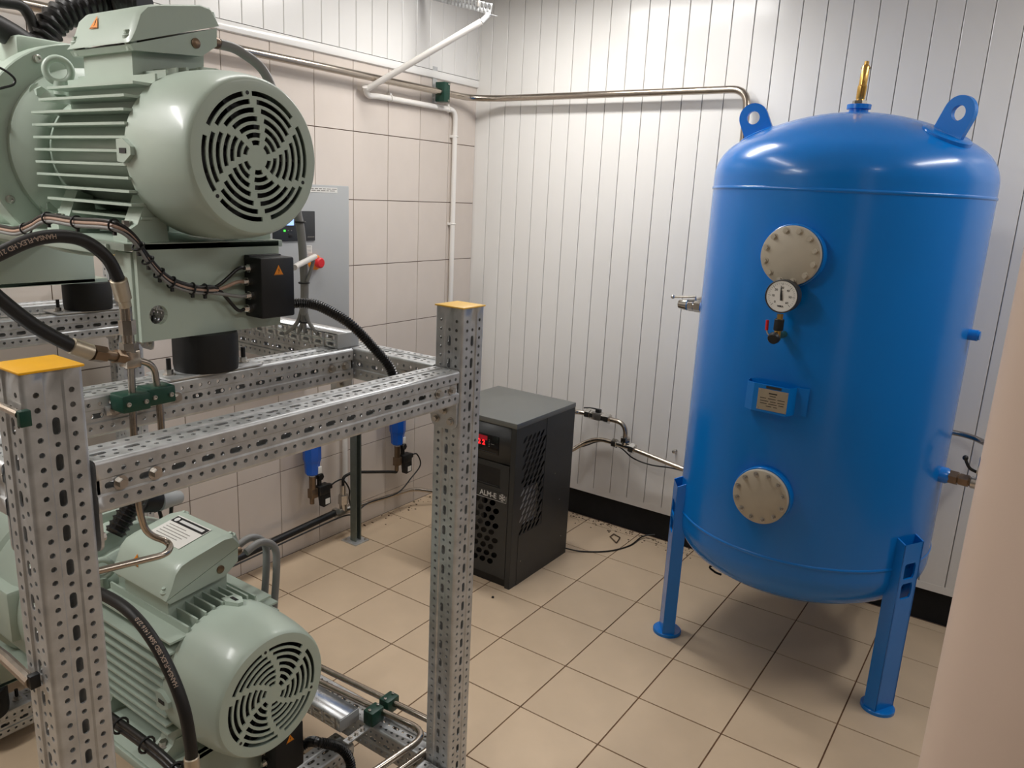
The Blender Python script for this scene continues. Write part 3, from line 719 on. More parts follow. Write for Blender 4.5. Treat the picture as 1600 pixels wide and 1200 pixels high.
# ================================================================== compressed air filters and condensate line low on the tiled wall
def filt(y, zb, nm, label):
    t_ = thing('air_filter', (XW+.06, y, zb-.14), label, 'filter', 'blue air filters on the tiled wall'); x_ = XW+.075
    MB().lathe([(.030, 0), (.036, .007), (.039, .06), (.043, .075), (.046, .082), (.046, .18), (.042, .185)], (x_, y, zb), n=8).build('bowl', 'blue_plastic', t_, 25)
    MB().lathe([(.037, .185), (.037, .2), (.042, .2), (.042, .24), (.035, .26)], (x_, y, zb), n=16).cyl((x_, y-.09, zb+.225), (x_, y+.09, zb+.225), .022).build('head', 'zinc', t_)
    MB().cyl((XW, y, zb+.225), (x_, y, zb+.225), .02).build('wall_stub', 'steel', t_)
    MB().box((x_+.038, y+.012, zb+.165), (x_+.049, y+.036, zb+.19), .002).build('warning_tag', 'yellow', t_)
    MB().box((x_+.030, y+.008, zb+.008), (x_+.038, y+.03, zb+.045), .001).build('paper_tag', 'white_label', t_)
    MB().cyl((x_, y, zb-.012), (x_, y, zb+.002), .014, n=12).build('outlet_nut', 'white_plastic', t_)
    MB().cyl((x_, y, zb-.078), (x_, y, zb-.012), .0175, n=8).box((x_-.017, y-.019, zb-.128), (x_+.017, y+.022, zb-.078), .002).cyl((x_, y-.004, zb-.16), (x_, y-.004, zb-.128), .012, n=10).build('brass_fitting', 'bronze', t_)
    dvb = MB().box((x_-.018, y+.022, zb-.122), (x_+.03, y+.098, zb-.07), .009).cyl((x_, y+.045, zb-.07), (x_, y+.045, zb-.03), .012).box((x_-.012, y+.094, zb-.108), (x_+.016, y+.122, zb-.082), .004).build('drain_valve', 'black', t_)
    kn = MB(); kn.lathe([(.018, 0), (.021, .004), (.021, .024), (.018, .028)], (x_-.014, y+.048, zb-.026), (1, 0, 0), 7); kn.build('valve_knob', 'black', dvb)
    MB().prism([(-.024, 0), (.03, 0), (.034, -.066), (-.014, -.074)], (.036, 0, 0), (x_-.01, y+.066, zb-.116), (0,1,0), (0,0,1)).build('solenoid_coil', 'black', dvb)
    MB().box((x_+.0265, y+.062, zb-.178), (x_+.0275, y+.092, zb-.148)).build('coil_label', 'white_label', dvb)
    return Vector((x_, y, zb))
zf1 = px(488, 741, 0, XW+.075); zf2 = px(621, 694, 0, XW+.075)
F1 = filt(zf1.y, zf1.z, 0, 'blue air filter with black drain valve left of the thin wall strut')
F2 = filt(zf2.y, zf2.z, 1, 'blue air filter with black drain valve right of the thin wall strut')
wx2 = XW+.07
dl = thing('condensate_line', (wx2, 0, .12), 'dark steel condensate pipe with a tee running low along the tiled wall', 'pipe')
q1, q2, q3 = px(300, 905, 0, wx2), px(538, 798, 0, wx2), px(645, 764, 0, wx2)
MB().tube([q1, q2-Vector((0, .07, -.01))], .0185, 12).build('tube', 'black', dl, 50)
MB().tube(bends([q2+Vector((0, .05, -.0)), q3, q3+Vector((.1, .12, -.03)), Vector((-.75, .78, .1))], .05), .011, 12).build('tube', 'steel', dl, 50)
tee = MB(); nut(tee, q2-Vector((0, .075, -.01)), (0,1,0), .025, .026); nut(tee, q2+Vector((0, .04, 0)), (0,1,0), .025, .026); tee.cyl(q2-Vector((0, .06, 0)), q2+Vector((0, .06, 0)), .021).cyl(q2-Vector((0, .008, 0)), q2+Vector((0, -.008, .06)), .021)
nut(tee, q2+Vector((0, -.008, .045)), (0,0,1), .027, .05); tee.cyl(q2+Vector((0, -.008, .09)), q2+Vector((0, -.008, .15)), .0145)
tee.build('tee_fitting', 'zinc', dl)
MB().tube(bends([q2+Vector((0, -.008, .15)), q2+Vector((0, -.008, .195)), q2+Vector((0, .06, .205)), F2+Vector((0, -.05, -.155)), F2+Vector((0, -.004, -.17)), F2+Vector((0, -.004, -.15))], .025), .0082, 10).build('drain_tube', 'black', dl, 50)
tag(MB().tube(spline([F2+Vector((.002, .12, -.095)), F2+Vector((.01, .16, -.1)), F2+Vector((.02, .18, -.17)), F2+Vector((.02, .10, -.23)), F2+Vector((.02, -.02, -.29)), q2+Vector((.02, .16, .0)), q2+Vector((.022, .05, -.03)), q2+Vector((.022, -.1, -.015)), q1+Vector((.02, .1, -.012))], 8), .0042, 8).build('cable', 'black'), 'black cable looping down from the right blue filter', 'cable')
tag(MB().tube(spline([F1+Vector((.002, .122, -.095)), F1+Vector((.01, .155, -.08)), F1+Vector((.02, .19, -.08)), F1+Vector((.03, .225, -.14)), F1+Vector((.03, .225, -.2)), q2+Vector((.024, .04, -.012))], 8), .0042, 8).build('cable', 'black'), 'black cable looping across from the left blue filter', 'cable')
# thin wall strut
sb = Vector((-1.159, -.063, 0)); ws = thing('wall_strut', sb, 'thin green-grey steel strut with a foot plate by the tiled wall', 'strut')
def channel(mb, p, L, ax, wv, hv, w=.041, h=.041, t=.0028, lip=.008):
    wv = Vector(wv)*w/2; hv = Vector(hv)
    pts = [(-.5,0),(-.5,1),(.5,1),(.5,0)]
    pr_ = [(-w/2,0),(-w/2,h),(w/2,h),(w/2,0),(w/2-lip,0),(w/2-lip,t),(w/2-t,t),(w/2-t,h-t),(-w/2+t,h-t),(-w/2+t,t),(-w/2+lip,t),(-w/2+lip,0)]
    mb.prism(pr_, Vector(ax)*L, p, Vector(wv).normalized(), hv)
m_ = MB(); channel(m_, sb+Vector((.02, 0, .006)), .86, (0,0,1), (0,1,0), (-1,0,0)); m_.build('channel', 'green_steel', ws, 20)
MB().box((sb.x-.06, sb.y-.05, 0), (sb.x+.05, sb.y+.05, .006)).build('foot_plate', 'galv', ws)
for a_, b_ in ((-.04, -.035), (.035, .035)): bolt((sb.x+a_, sb.y+b_, .006), (0,0,1), ws, 1.0)
MB().box((sb.x-.10, sb.y-.015, .8), (sb.x-.02, sb.y+.015, .83)).build('wall_arm', 'galv', ws)
wp2 = tag(MB().tube([(XW+.02, -.026, .3), (XW+.02, -.026, .9)], .014, 12).build('white_riser', 'white_plastic'), 'white plastic riser on the tiles beside the wall strut', 'pipe')

# ================================================================== perforated steel rack
PWID = .09
def perf_mesh(L, nm='perforated_profile', ph=.01):
    mb = MB(); w = PWID; hp, sp2 = .0234, .0585
    for side in range(4):
        ca, sa = math.cos(side*PI/2), math.sin(side*PI/2)
        def P(s, t, off):
            x, y = s-w/2, -(w/2+off); return Vector((x*ca-y*sa, x*sa+y*ca, t))
        for s0, s1 in ((.007, .030), (.060, .083)):
            put = lambda s, t, d: P(s, t, d); c = s0+.0125 if s0 < .03 else s1-.0125
            t = ph; quad(mb, s0, 0, s1, ph, put)
            while t+hp <= L: cell(mb, (s0, t, s1, t+hp), circ(c, t+hp/2, .0046, 8), put, .003); t += hp
            if L-t > 1e-5: quad(mb, s0, t, s1, L, put)
        put = lambda s, t, d: P(s, t, d-.003); s0, s1 = .033, .057
        t = ph; quad(mb, s0, 0, s1, ph, put)
        while t+sp2 <= L:
            cell(mb, (s0, t, s1, t+.034), oval(.045, t+.017, .0115, .028, 12), put, .003)
            cell(mb, (s0, t+.034, s1, t+sp2), circ(.045, t+.034+.01225, .0044, 8), put, .003); t += sp2
        if L-t > 1e-5: quad(mb, s0, t, s1, L, put)
        for a, b, oa, ob in ((.030, .033, 0, -.003), (.057, .060, -.003, 0)):
            mb.add([P(a,0,oa), P(b,0,ob), P(b,L,ob), P(a,L,oa)], [(0,1,2,3)])
        pr_ = [(w-.007+.007*math.sin(q), -(.007-.007*math.cos(q))) for q in (0, PI/6, PI/3, PI/2)]
        for (a, oa), (b, ob) in zip(pr_, pr_[1:]):
            mb.add([P(a,0,oa), P(b,0,ob), P(b,L,ob), P(a,L,oa)], [(0,1,2,3)])
    me = bpy.data.meshes.new(nm); bm = bmesh.new()
    vv = [bm.verts.new(p) for p in mb.v]
    for f in mb.f:
        try: bm.faces.new([vv[i] for i in f])
        except ValueError: pass
    bmesh.ops.remove_doubles(bm, verts=bm.verts, dist=1e-5); bm.to_mesh(me); bm.free()
    me.materials.append(MATS['galv'])
    me.polygons.foreach_set('use_smooth', [True]*len(me.polygons)); me.set_sharp_from_angle(angle=math.radians(32))
    return me
PERF = {}
def profile(name, p, d, parent, L, roll=0):
    k = round(L, 4)
    if k not in PERF: PERF[k] = perf_mesh(L)
    d = Vector(d)
    q = {'x': Matrix(((0,0,1),(1,0,0),(0,1,0))), 'y': Matrix(((1,0,0),(0,0,1),(0,-1,0))), 'z': Matrix.Identity(3)}['x' if abs(d.x) > .5 else 'y' if abs(d.y) > .5 else 'z']
    return inst(name, PERF[k], Vector(p), q, parent)
RX, RXL = .441, -1.188                    # centre lines of the right and left posts
RYN, RYF = -2.269, -1.241                 # near and far posts
ZC = 1.582                                # top of the posts
H = PWID/2
rk_ = thing('pump_rack', ((RX+RXL)/2, (RYN+RYF)/2, 0), 'galvanised perforated steel rack with yellow post caps carrying two pumps', 'rack')
capm = lambda m: mesh_of(MB().box((-H-.002, -H-.002, 0), (H+.002, H+.002, .004), .0012).box((-H+.008, -H+.008, -.028), (H-.008, H-.008, 0)), 'end_cap', m)
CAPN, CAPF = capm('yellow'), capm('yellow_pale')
for x_ in (RX, RXL):
    for y_ in (RYN, RYF):
        p_ = profile('post', (x_, y_, .006), (0,0,1), rk_, ZC-.006)
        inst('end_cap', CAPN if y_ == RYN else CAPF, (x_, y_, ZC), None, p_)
        MB().box((x_-.075, y_-.075, 0), (x_+.075, y_+.075, .006)).build('foot_plate', 'galv', p_)
def gusset(p, n, u, parent, hgt=.16, wd=.084, m='galv'):
    """end plate with rounded corners; p centre on the post face, n outward normal, u sideways"""
    Tg = frame(Vector(p)+Vector(n)*.0005, u, (0,0,1)); r = .02; pts = []
    for cx, cz, a0 in ((wd/2-r, hgt/2-r, 0), (-wd/2+r, hgt/2-r, PI/2), (-wd/2+r, -hgt/2+r, PI), (wd/2-r, -hgt/2+r, 1.5*PI)):
        pts += [(cx+r*math.cos(a0+i*PI/8), cz+r*math.sin(a0+i*PI/8)) for i in range(5)]
    g_ = MB().prism(pts, (0,0,.005), T=Tg).build('end_plate', m, parent)
    for sx_, sz_ in ((-1, -1), (1, -1), (0, -.55)): bolt(Tg @ Vector((sx_*wd*.29, sz_*hgt*.36, .005)), Tg.to_3x3() @ Vector((0,0,1)), g_, 1.35)
    return g_
def beam_y(x, z, y0=RYN+H, y1=RYF-H, plates=True):
    b_ = profile('beam', (x, y0+.006, z), (0,1,0), rk_, y1-y0-.012)
    for y_ in (y1-.035, y1-.085, y0+.045, y0+.105): bolt((x+H-.002, y_, z), (1,0,0), b_, 1.45)
    if plates:
        gusset((x, y1-.006, z-.035), (0,-1,0), (1,0,0), b_); gusset((x, y0+.006, z-.035), (0,1,0), (-1,0,0), b_)
    return b_
def beam_x(y, z, x0=RXL+H, x1=RX-H):
    b_ = profile('beam', (x0+.006, y, z), (1,0,0), rk_, x1-x0-.012)
    gusset((x0+.006, y, z-.035), (1,0,0), (0,1,0), b_); gusset((x1-.006, y, z-.035), (-1,0,0), (0,-1,0), b_)
    for x_ in (x1-.045, x1-.105): bolt((x_, y-H+.002, z), (0,-1,0), b_, 1.45)
    return b_
ZU, ZL, ZL2 = 1.379, .173, .080           # centre heights of the upper and lower beams
BX2, BX3 = .057, -.945
for z_ in (ZU, ZL):
    beam_y(RX, z_); beam_y(RXL, z_); beam_x(RYF, z_); beam_x(RYN, z_)
for x_ in (BX2, BX3):
    beam_y(x_, ZU); beam_y(x_, ZL2, RYN+H, RYF-H)

# mounting rails lying across the beams
def rail(x0, x1, y, z, label):
    t_ = thing('mounting_rail', ((x0+x1)/2, y, z), label, 'rail'); w_, h_ = .078, .041; mb = MB()
    for s_, n_ in ((-1, (0,-1,0)), (1, (0,1,0))):
        put = lambda s, t, d, s_=s_: Vector((x0+s, y+s_*(w_/2+d), z+t)); k = int((x1-x0)/.052)
        for i in range(k):
            for t0, t1 in ((0, h_/2), (h_/2, h_)): cell(mb, (i*.052, t0, (i+1)*.052, t1), oval(i*.052+.026+(0 if t0 == 0 else -.006), (t0+t1)/2, .024, .009, 8), put)
        quad(mb, k*.052, 0, x1-x0, h_, put)
    mb.add([(x0, y-w_/2, z+h_), (x1, y-w_/2, z+h_), (x1, y+w_/2, z+h_), (x0, y+w_/2, z+h_)], [(0,1,2,3)])
    mb.build('channel', 'galv_bright', t_, 20, .002)
    MB().box((x1, y-w_/2-.002, z), (x1+.004, y+w_/2+.002, z+h_+.001), .002).build('end_cap', 'grey_paint', t_)
rail(-1.12, .078, RYF-.05, ZU+H+.001, 'silver mounting rail lying on the upper beams behind the junction box')
rail(-1.0, .115, RYF-.085, ZL+H+.001, 'silver mounting rail lying on the lower beams beside the lower motor')

# ================================================================== the two pumps
YM = -1.716
def pump(z0, label, rot, low):
    P0 = Vector((0, YM, z0))
    pu = thing('vacuum_pump', (-.3, YM, z0-.494), label, 'pump', 'green pump sets in the rack')
    def at(x, y, z): return Vector((x, YM+y, z0+z))
    AX = Vector((1,0,0)); o0 = Vector((0, YM, z0))
    # fan cover with slotted end
    fc_ = MB(); R0, XF, XB = .165, .257, .058
    rings = [.128, .112, .0955, .0785, .062, .046, .0305]; hw = .0050
    bnd = [R0-.0125]+[(a+b)/2 for a, b in zip(rings, rings[1:])]+[.0225]
    bnd[1:1] = [.136]; rr = [None]+rings
    def pol(r, a): return o0+Vector((XF, r*math.cos(a), r*math.sin(a)))
    def sector(r0, r1, a0, a1, n):
        for i in range(n):
            b0 = a0+(a1-a0)*i/n; b1 = a0+(a1-a0)*(i+1)/n
            fc_.add([pol(r0,b0), pol(r1,b0), pol(r1,b1), pol(r0,b1)], [(0,1,2,3)])
    sector(bnd[1], bnd[0], 0, 2*PI, 72)
    cp_ = [(.178, XB), (.179, .10), (.1785, .14), (.1755, .18), (.171, .212), (.1665, .234), (.1635, .246), (.160, .253), (.1565, .2562), (R0-.0125, XF)]
    for (ra_, xa_), (rb_, xb_) in zip(cp_, cp_[1:]):
        for i in range(72):
            b0 = 2*PI*i/72; b1 = 2*PI*(i+1)/72
            fc_.add([pol(ra_,b0)+AX*(xa_-XF), pol(ra_,b1)+AX*(xa_-XF), pol(rb_,b1)+AX*(xb_-XF), pol(rb_,b0)+AX*(xb_-XF)], [(0,1,2,3)])
    for k, rc in enumerate(rings):
        ro, ri = bnd[k+1], bnd[k+2]; m = 6; gap = (.022 if k == 0 else .017 if k < 4 else .0135)/rc
        off = rot-k*.1
        for s_ in range(m):
            a0 = off+s_*2*PI/m; a1 = a0+2*PI/m; n = max(3, int(9-k))
            e = gap*.12 if k else 0
            sector(ri, ro, a0, a0+gap/2, 1); sector(ri, ro, a1-gap/2, a1, 1)
            sector(ri, rc-hw, a0+gap/2, a1-gap/2, n); sector(rc+hw, ro, a0+gap/2, a1-gap/2, n)
            g0, g1 = a0+gap/2, a1-gap/2; dn = Vector((-.004, 0, 0))
            loop = [(rc-hw, g0+(g1-g0)*i/n) for i in range(n+1)]+[(rc+hw, g1-(g1-g0)*i/n) for i in range(n+1)]
            for (qa, ta), (qb, tb_) in zip(loop, loop[1:]+loop[:1]):
                fc_.add([pol(qa,ta), pol(qb,tb_), pol(qb,tb_)+dn, pol(qa,ta)+dn], [(0,1,2,3)])
    n = 36; fc_.add([o0+Vector((XF,0,0))]+[pol(bnd[-1], 2*PI*i/n) for i in range(n)], [(0, i+1, (i+1) % n+1) for i in range(n)])
    cov = fc_.build('fan_cover', 'teal', pu, 30, weld=True)
    for k in range(3):
        a_ = rot+PI/3+k*2*PI/3; p_ = pol(.1295, a_); MB().lathe([(.0042, 0), (.0042, .0008)], p_, AX, 10).build('dark_hole_dot', 'black', cov)  # black discs drawn for the dark inside three small open holes
    fan = MB().lathe([(.145, XF-.055), (.145, XF-.05)], o0, AX, 40)
    for k in range(9):
        a_ = 2*PI*k/9; fan.box((XF-.05, .04, -.003), (XF-.02, .14, .003), 0, Matrix.Translation(o0) @ Matrix.Rotation(a_, 4, 'X'))
    fan.build('fan', 'black', pu)
    # cover brackets with screws
    for a_ in (PI, PI/2-.15, -.2):
        er_ = Vector((0, math.cos(a_), math.sin(a_))); et_ = AX.cross(er_)
        Tb = Matrix((AX, et_, er_)).transposed().to_4x4(); Tb.translation = o0+er_*.174
        bt = MB().prism([(XB-.012, -.022), (XB+.012, -.024), (XB+.04, -.008), (XB+.04, .008), (XB+.012, .024), (XB-.012, .022)], (0,0,.014), T=Tb).build('cover_bracket', 'teal', cov)
        MB().box((XB+.0, -.005, .0142), (XB+.024, .005, .0155), 0, Tb).build('bracket_slot', 'black', bt)
    # stator and fins
    MB().lathe([(.14, -.365), (.14, XB+.02)], o0, AX, 48).build('stator', 'teal', pu, 50)
    for side in (-1, 1):
        for k in range(11):
            z_ = -.1375+.0275*k; tip = min(.176, math.sqrt(.205**2-z_*z_)); inn = math.sqrt(max(.139**2-z_*z_, .03**2))-.004
            x0_ = -.345 if abs(k-5) < 4 else -.31
            pf = [(x0_+.02, inn), (XB+.004, inn), (XB+.004, tip), (x0_+.012, tip), (x0_, tip-.01)]
            MB().prism([(p[0], side*p[1]) for p in pf], (0,0,.0055), at(0, 0, z_-.0027)-Vector((0,0,0)), (1,0,0), (0,1,0)).build('cooling_fin', 'teal', pu, 20)
    for k in range(9):
        y_ = -.1+.025*k
        if k in (0, 8): pass
        zt_ = math.sqrt(.2**2-y_*y_)*.93
        MB().box((-.30, YM+y_-.0027, z0+math.sqrt(.138**2-y_*y_)-.004), (XB+.004, YM+y_+.0027, z0+zt_)).build('cooling_fin', 'teal', pu, 20)
    # end shield, adapter flange, pump casing
    MB().lathe([(.205, -.405), (.205, -.385), (.19, -.37), (.165, -.352), (.15, -.34)], o0, AX, 56).build('end_shield', 'teal', pu, 40)
    flg = MB().lathe([(.24, -.47), (.262, -.465), (.262, -.408), (.259, -.405)], o0, AX, 72).build('adapter_flange', 'teal', pu, 40)
    for k in range(8):
        a_ = PI/8+k*PI/4+.12; bolt(o0+Vector((-.405, .242*math.cos(a_), .242*math.sin(a_))), AX, flg, 1.6, SOCK, 'cap_screw')
    for k in range(4):
        a_ = PI/4+k*PI/2; bolt(o0+Vector((-.385, .186*math.cos(a_), .186*math.sin(a_))), AX, flg, 2.6, HEXT)
    cas = MB().lathe([(.2, -.98), (.235, -.96), (.25, -.9), (.25, -.8), (.262, -.79), (.262, -.74), (.25, -.73), (.25, -.6), (.24, -.55), (.24, -.47)], o0, AX, 64).build('pump_casing', 'teal', pu, 30)
    MB().box((-.78, YM-.12, z0+.2), (-.5, YM+.12, z0+.275), .015).build('valve_housing', 'teal', cas)
    MB().box((-.70, YM-.262, z0-.06), (-.56, YM-.2, z0+.1), .012).build('side_cover', 'teal', cas)
    MB().box((-.72, YM-.1, z0+.2751), (-.58, YM+.05, z0+.2756)).build('rating_label', 'white_label', cas)
    MB().ring(at(-.345, -.1, .185), Vector((1, -.55, 0)), .027, .0085, 28, 10).cyl(at(-.345, -.1, .13), at(-.345, -.1, .16), .014).build('eye_bolt', 'teal', pu, 50)
    # motor feet
    for x_ in (-.26, .03):
        for s_ in (-1, 1):
            ft = MB().prism([(.09, -.187), (.185, -.187), (.185, -.165), (.16, -.15), (.135, -.09), (.1, -.1)], (.055, 0, 0), (x_-.027, YM, z0), (0, s_, 0), (0,0,1)).build('motor_foot', 'teal', pu, 20)
            bolt(at(x_, s_*.168, -.157), (0,0,1), ft, 1.8)
    # terminal box, sloping towards the near side
    bx0, bx1 = -.245, .005
    MB().prism([(-.1, .12), (.07, .12), (.075, .23), (-.1, .215)], (bx1-bx0-.05, 0, 0), (bx0+.02, YM, z0), (0,1,0), (0,0,1)).build('box_pedestal', 'teal', pu, 20)
    tb = MB().prism([(-.112, .208), (.05, .222), (.09, .25), (.092, .289), (-.12, .219)], (bx1-bx0, 0, 0), (bx0, YM, z0), (0,1,0), (0,0,1)).build('terminal_box', 'teal', pu, 20)
    ld = MB()
    sec = [(-.124, .222), (-.124, .228), (-.112, .25), (-.098, .285), (-.08, .303), (-.055, .311), (.055, .333), (.082, .33), (.096, .312), (.096, .294)]
    c_in = .012; vs = []; fs = []; ns = len(sec); cyc = sum(p[0] for p in sec)/ns; czc = sum(p[1] for p in sec)/ns
    for x_, sc in ((bx0-.003, .93), (bx0+.006, .98), (bx0+.02, 1), (bx1-.02, 1), (bx1-.006, .98), (bx1+.003, .93)):
        for y_, z_ in sec:
            yy, zz = (y_, z_) if z_-(.256+.33*y_*1) < .01 else (cyc+(y_-cyc)*sc, .25+(z_-.25)*sc); vs.append(at(x_, yy, zz))
    for i in range(5):
        for k in range(ns): fs.append((i*ns+k, i*ns+(k+1) % ns, (i+1)*ns+(k+1) % ns, (i+1)*ns+k))
    fs += [tuple(range(ns-1, -1, -1)), tuple(range(5*ns, 6*ns))]
    lidb = ld.add(vs, fs).build('box_lid', 'teal', tb, 30)
    for x_ in (bx0+.018, bx1-.018):
        for y_, z_ in ((-.112, .236), (.084, .318)):
            bs = MB().lathe([(.013, -.03), (.013, 0), (.011, .002)], at(x_, y_, z_+.004), (0, -.3, 1), 14).build('screw_boss', 'teal', lidb); bolt(at(x_, y_-.001, z_+.006), (0, -.3, 1), bs, 1.05, HEXT)
    nn = Vector((0, -.2, 1)).normalized()
    Tl = frame(at((bx0+bx1)/2-.01, .006, .3238)+nn*.0008, (1,0,0), (0, 1, .2))
    lab = MB().box((-.075, -.05, 0), (.075, .05, .0006), 0, Tl).build('rating_label', 'white_label', lidb)
    MB().box((-.073, .022, .0006), (.073, .046, .001), 0, Tl).build('label_heading', 'black', lab)
    hd = MB().lathe([(.0085, .001), (.0085, .0013)], (0,0,0), (0,0,1), 14, T=Tl @ Matrix.Translation((-.058, .034, 0))).box((-.042, .029, .001), (.062, .039, .0013), 0, Tl); hd.build('heading_print', 'print_light', lab)
    lp_ = MB()
    for k in range(5): lp_.box((-.06, .01-k*.01, .0007), (-.06+random.uniform(.07, .12), .0125-k*.01, .001), 0, Tl)
    lp_.build('label_print', 'print_grey', lab)
    def warn(Tw, s, parent):
        w_ = MB().prism([(-s, -s*.85), (s, -s*.85), (0, s*.9)], (0,0,.0006), T=Tw).build('warning_sign', 'orange', parent, 0)
        MB().prism([(-.1*s, -.05*s), (.14*s, .45*s), (.05*s, .05*s), (.18*s, .08*s), (-.02*s, -.55*s), (.04*s, -.05*s)], (0,0,.0004), (0,0,.0007), T=Tw).prism([(-.9*s, -.8*s), (.9*s, -.8*s), (.86*s, -.74*s), (-.86*s, -.74*s)], (0,0,.0004), (0,0,.0007), T=Tw).build('warning_print', 'print', w_, 0)
    n2 = Vector((0, -.035, .014)).normalized()
    warn(frame(at(-.155, -.1025, .2755)+Vector((0,-1,.4)).normalized()*.0015, (1,0,0), Vector((0, .4, 1))), .017, lidb)
    MB().lathe([(.011, 0), (.011, .003), (.006, .005)], at(bx1, .035, .247), AX, 16).build('blind_plug', 'bronze', tb)
    MB().lathe([(.013, 0), (.013, .022), (.010, .03)], at(bx1-.03, .09, .262), (0,1,0), 12).build('cable_gland', 'bronze', tb)
    # skid
    zt2 = -.187; sk = MB().box((-.9, YM-.215, z0+zt2-.016), (.097, YM+.19, z0+zt2), .002).build('base_plate', 'teal', pu)
    MB().box((-.62, YM-.222, z0+zt2-.028), (.04, YM-.215, z0+zt2-.004), .002).build('base_edge_bar', 'teal', sk)
    ep = MB(); put = lambda s, t, d: Vector((.097+d, s, t)); y0_, y1_, zb_, ztp = YM-.19, YM+.178, z0-.398, z0+zt2
    hy, hz_ = YM-.148, z0-.342
    cell(ep, (y0_, hz_-.05, hy+.05, hz_+.05), circ(hy, hz_, .0215, 20), put)
    quad(ep, y0_, zb_, hy+.05, hz_-.05, put); quad(ep, y0_, hz_+.05, hy+.05, ztp, put); quad(ep, hy+.05, zb_, y1_, ztp, put)
    ep.build('end_plate', 'teal', pu, 0, .014, True)
    MB().box((.02, y0_-.005, zb_), (.083, y0_+.01, ztp-.02), .003).build('end_plate_flange', 'teal', pu)
    MB().box((.0, YM-.06, zb_), (.083, YM+.06, zb_+.012)).build('mount_pad', 'teal', pu)
    MB().box((-.92, YM-.23, zb_), (-.905, YM+.235, ztp-.016), .002).build('end_plate', 'teal', pu)
    MB().box((-.98, YM-.28, zb_), (-.905, YM+.275, zb_+.012)).build('mount_pad', 'teal', pu)
    for x_, y_ in ((.057, -.011), (-.945, .225), (-.945, -.225)):
        mt = MB().lathe([(.072, zb_-.090-z0), (.074, zb_-.075-z0), (.074, zb_-.012-z0), (.072, zb_-z0)], (x_, YM+y_, z0), n=40).build('rubber_mount', 'rubber', pu, 40)
        MB().box((x_-.05, YM+y_-.125, zb_-.0955), (x_+.05, YM+y_+.125, zb_-.090), .002).build('mount_foot', 'galv', mt)
        for s_ in (-1, 1):
            b_ = bolt((x_+.005, YM+y_+s_*.1, zb_-.090), (0,0,1), mt, 1.7); MB().cyl((x_+.005, YM+y_+s_*.1, zb_-.08), (x_+.005, YM+y_+s_*.1, zb_-.052), .0055, n=10).build('stud', 'black', mt)
    # junction box with glands
    jx0, jx1, jy0, jy1, jz0, jz1 = .099, .164, YM+.072, YM+.170, z0-.366, z0-.222
    jb = MB().box((jx0, jy0, jz0), (jx1, jy1, jz1), .005).build('junction_box', 'black', pu, 30)
    MB().box((jx0, jy0+.002, jz1-.008), (jx0+.02, jy1-.002, jz1+.003), .002).build('box_rim', 'black', jb)
    warn(frame((jx1+.0003, jy0+.05, jz1-.03), (0,1,0), (0,0,1)), .0135, jb)
    gl = []
    for k in range(4):
        zz = jz1-.026-k*.032; xx = jx0+.03-(.008 if k % 2 else 0); gm = MB(); nut(gm, (xx, jy0, zz), (0,-1,0), .0105, .009); gm.cyl((xx, jy0-.009, zz), (xx, jy0-.02, zz), .0085, .0065, 12)
        gm.build('cable_gland', 'chrome', jb); gl.append(Vector((xx, jy0-.018, zz)))
    gm = MB(); nut(gm, (jx0+.03, jy1, jz0+.024), (0,1,0), .013, .012); gm.build('conduit_gland', 'chrome', jb)
    # cable ends from the glands to the cable bundle
    return dict(root=pu, glands=gl, out=Vector((jx0+.03, jy1+.01, jz0+.024)), tg=at(bx1-.03, .12, .262), at=at, z0=z0)
U = pump(1.918, 'upper green electric motor and pump set on top of the rack', math.radians(39), False)
Lo = pump(.617, 'lower green electric motor and pump set inside the rack', math.radians(39), True)

# ================================================================== hoses, cables and pipes around the pumps
def hose(name, P, r, label, cat='hose', m='hose', n=10, res=9):
    t_ = thing(name, P[0], label, cat); Q = spline(P, res); MB().tube(Q, r, 14).build('tube', m, t_, 60); return t_, Q
def wrap_text(txt, size, Q, r, s0, up, m, parent, flip=False):
    """lettering laid on a hose: x runs along the curve, y around it, centred on direction up"""
    vs, fs = text_geo(txt, size, size*.02, 'LEFT'); L = [0]
    for a, b in zip(Q, Q[1:]): L.append(L[-1]+(b-a).length)
    out = []
    for v in vs:
        x, y = (v.x, v.y) if not flip else (-v.x, -v.y); s_ = min(max(s0+x, 0), L[-1]-1e-4)
        i = max(k for k in range(len(L)-1) if L[k] <= s_); f = (s_-L[i])/(L[i+1]-L[i]); p = Q[i].lerp(Q[i+1], f)
        t = (Q[i+1]-Q[i]).normalized(); u_ = Vector(up); u_ = (u_-t*u_.dot(t)).normalized(); w_ = u_.cross(t)
        a = y/r; out.append(p+(u_*math.cos(a)+w_*math.sin(a))*(r+.0006))
    MB().add(out, fs).build('hose_lettering', m, parent, 0)
tocam = lambda p: (CAM-p).normalized()
HX = .165
# upper arched hose and its steel end
P = [px(-60, 425, 0, HX), px(0, 396, 0, HX), px(50, 375, 0, HX), px(95, 369, 0, HX), px(135, 378, 0, HX), px(168, 404, 0, HX), px(185, 436, 0, HX)]
h1, Q = hose('hydraulic_hose', P, .0125, 'black hose arching under the upper motor with pale lettering')
wrap_text('HANSA-FLEX HD 210 SN', .0115, Q, .0125, .165, tocam(P[2]), 'hose_print', h1, True)
a0, a1 = px(185, 436, 0, HX), px(196, 478, 0, .15)
MB().cyl(a0, a0.lerp(a1, .75), .0165, .016, 14, .002).cyl(a0.lerp(a1, .75), a1, .012).build('ferrule', 'plate_metal', h1)
P = [px(-40, 430, 0, HX), px(0, 468, 0, HX), px(55, 510, 0, HX), px(110, 540, 0, HX)]
h2, Q = hose('hydraulic_hose', P, .0135, 'black hose coming down from the left to the steel tee by the near post')
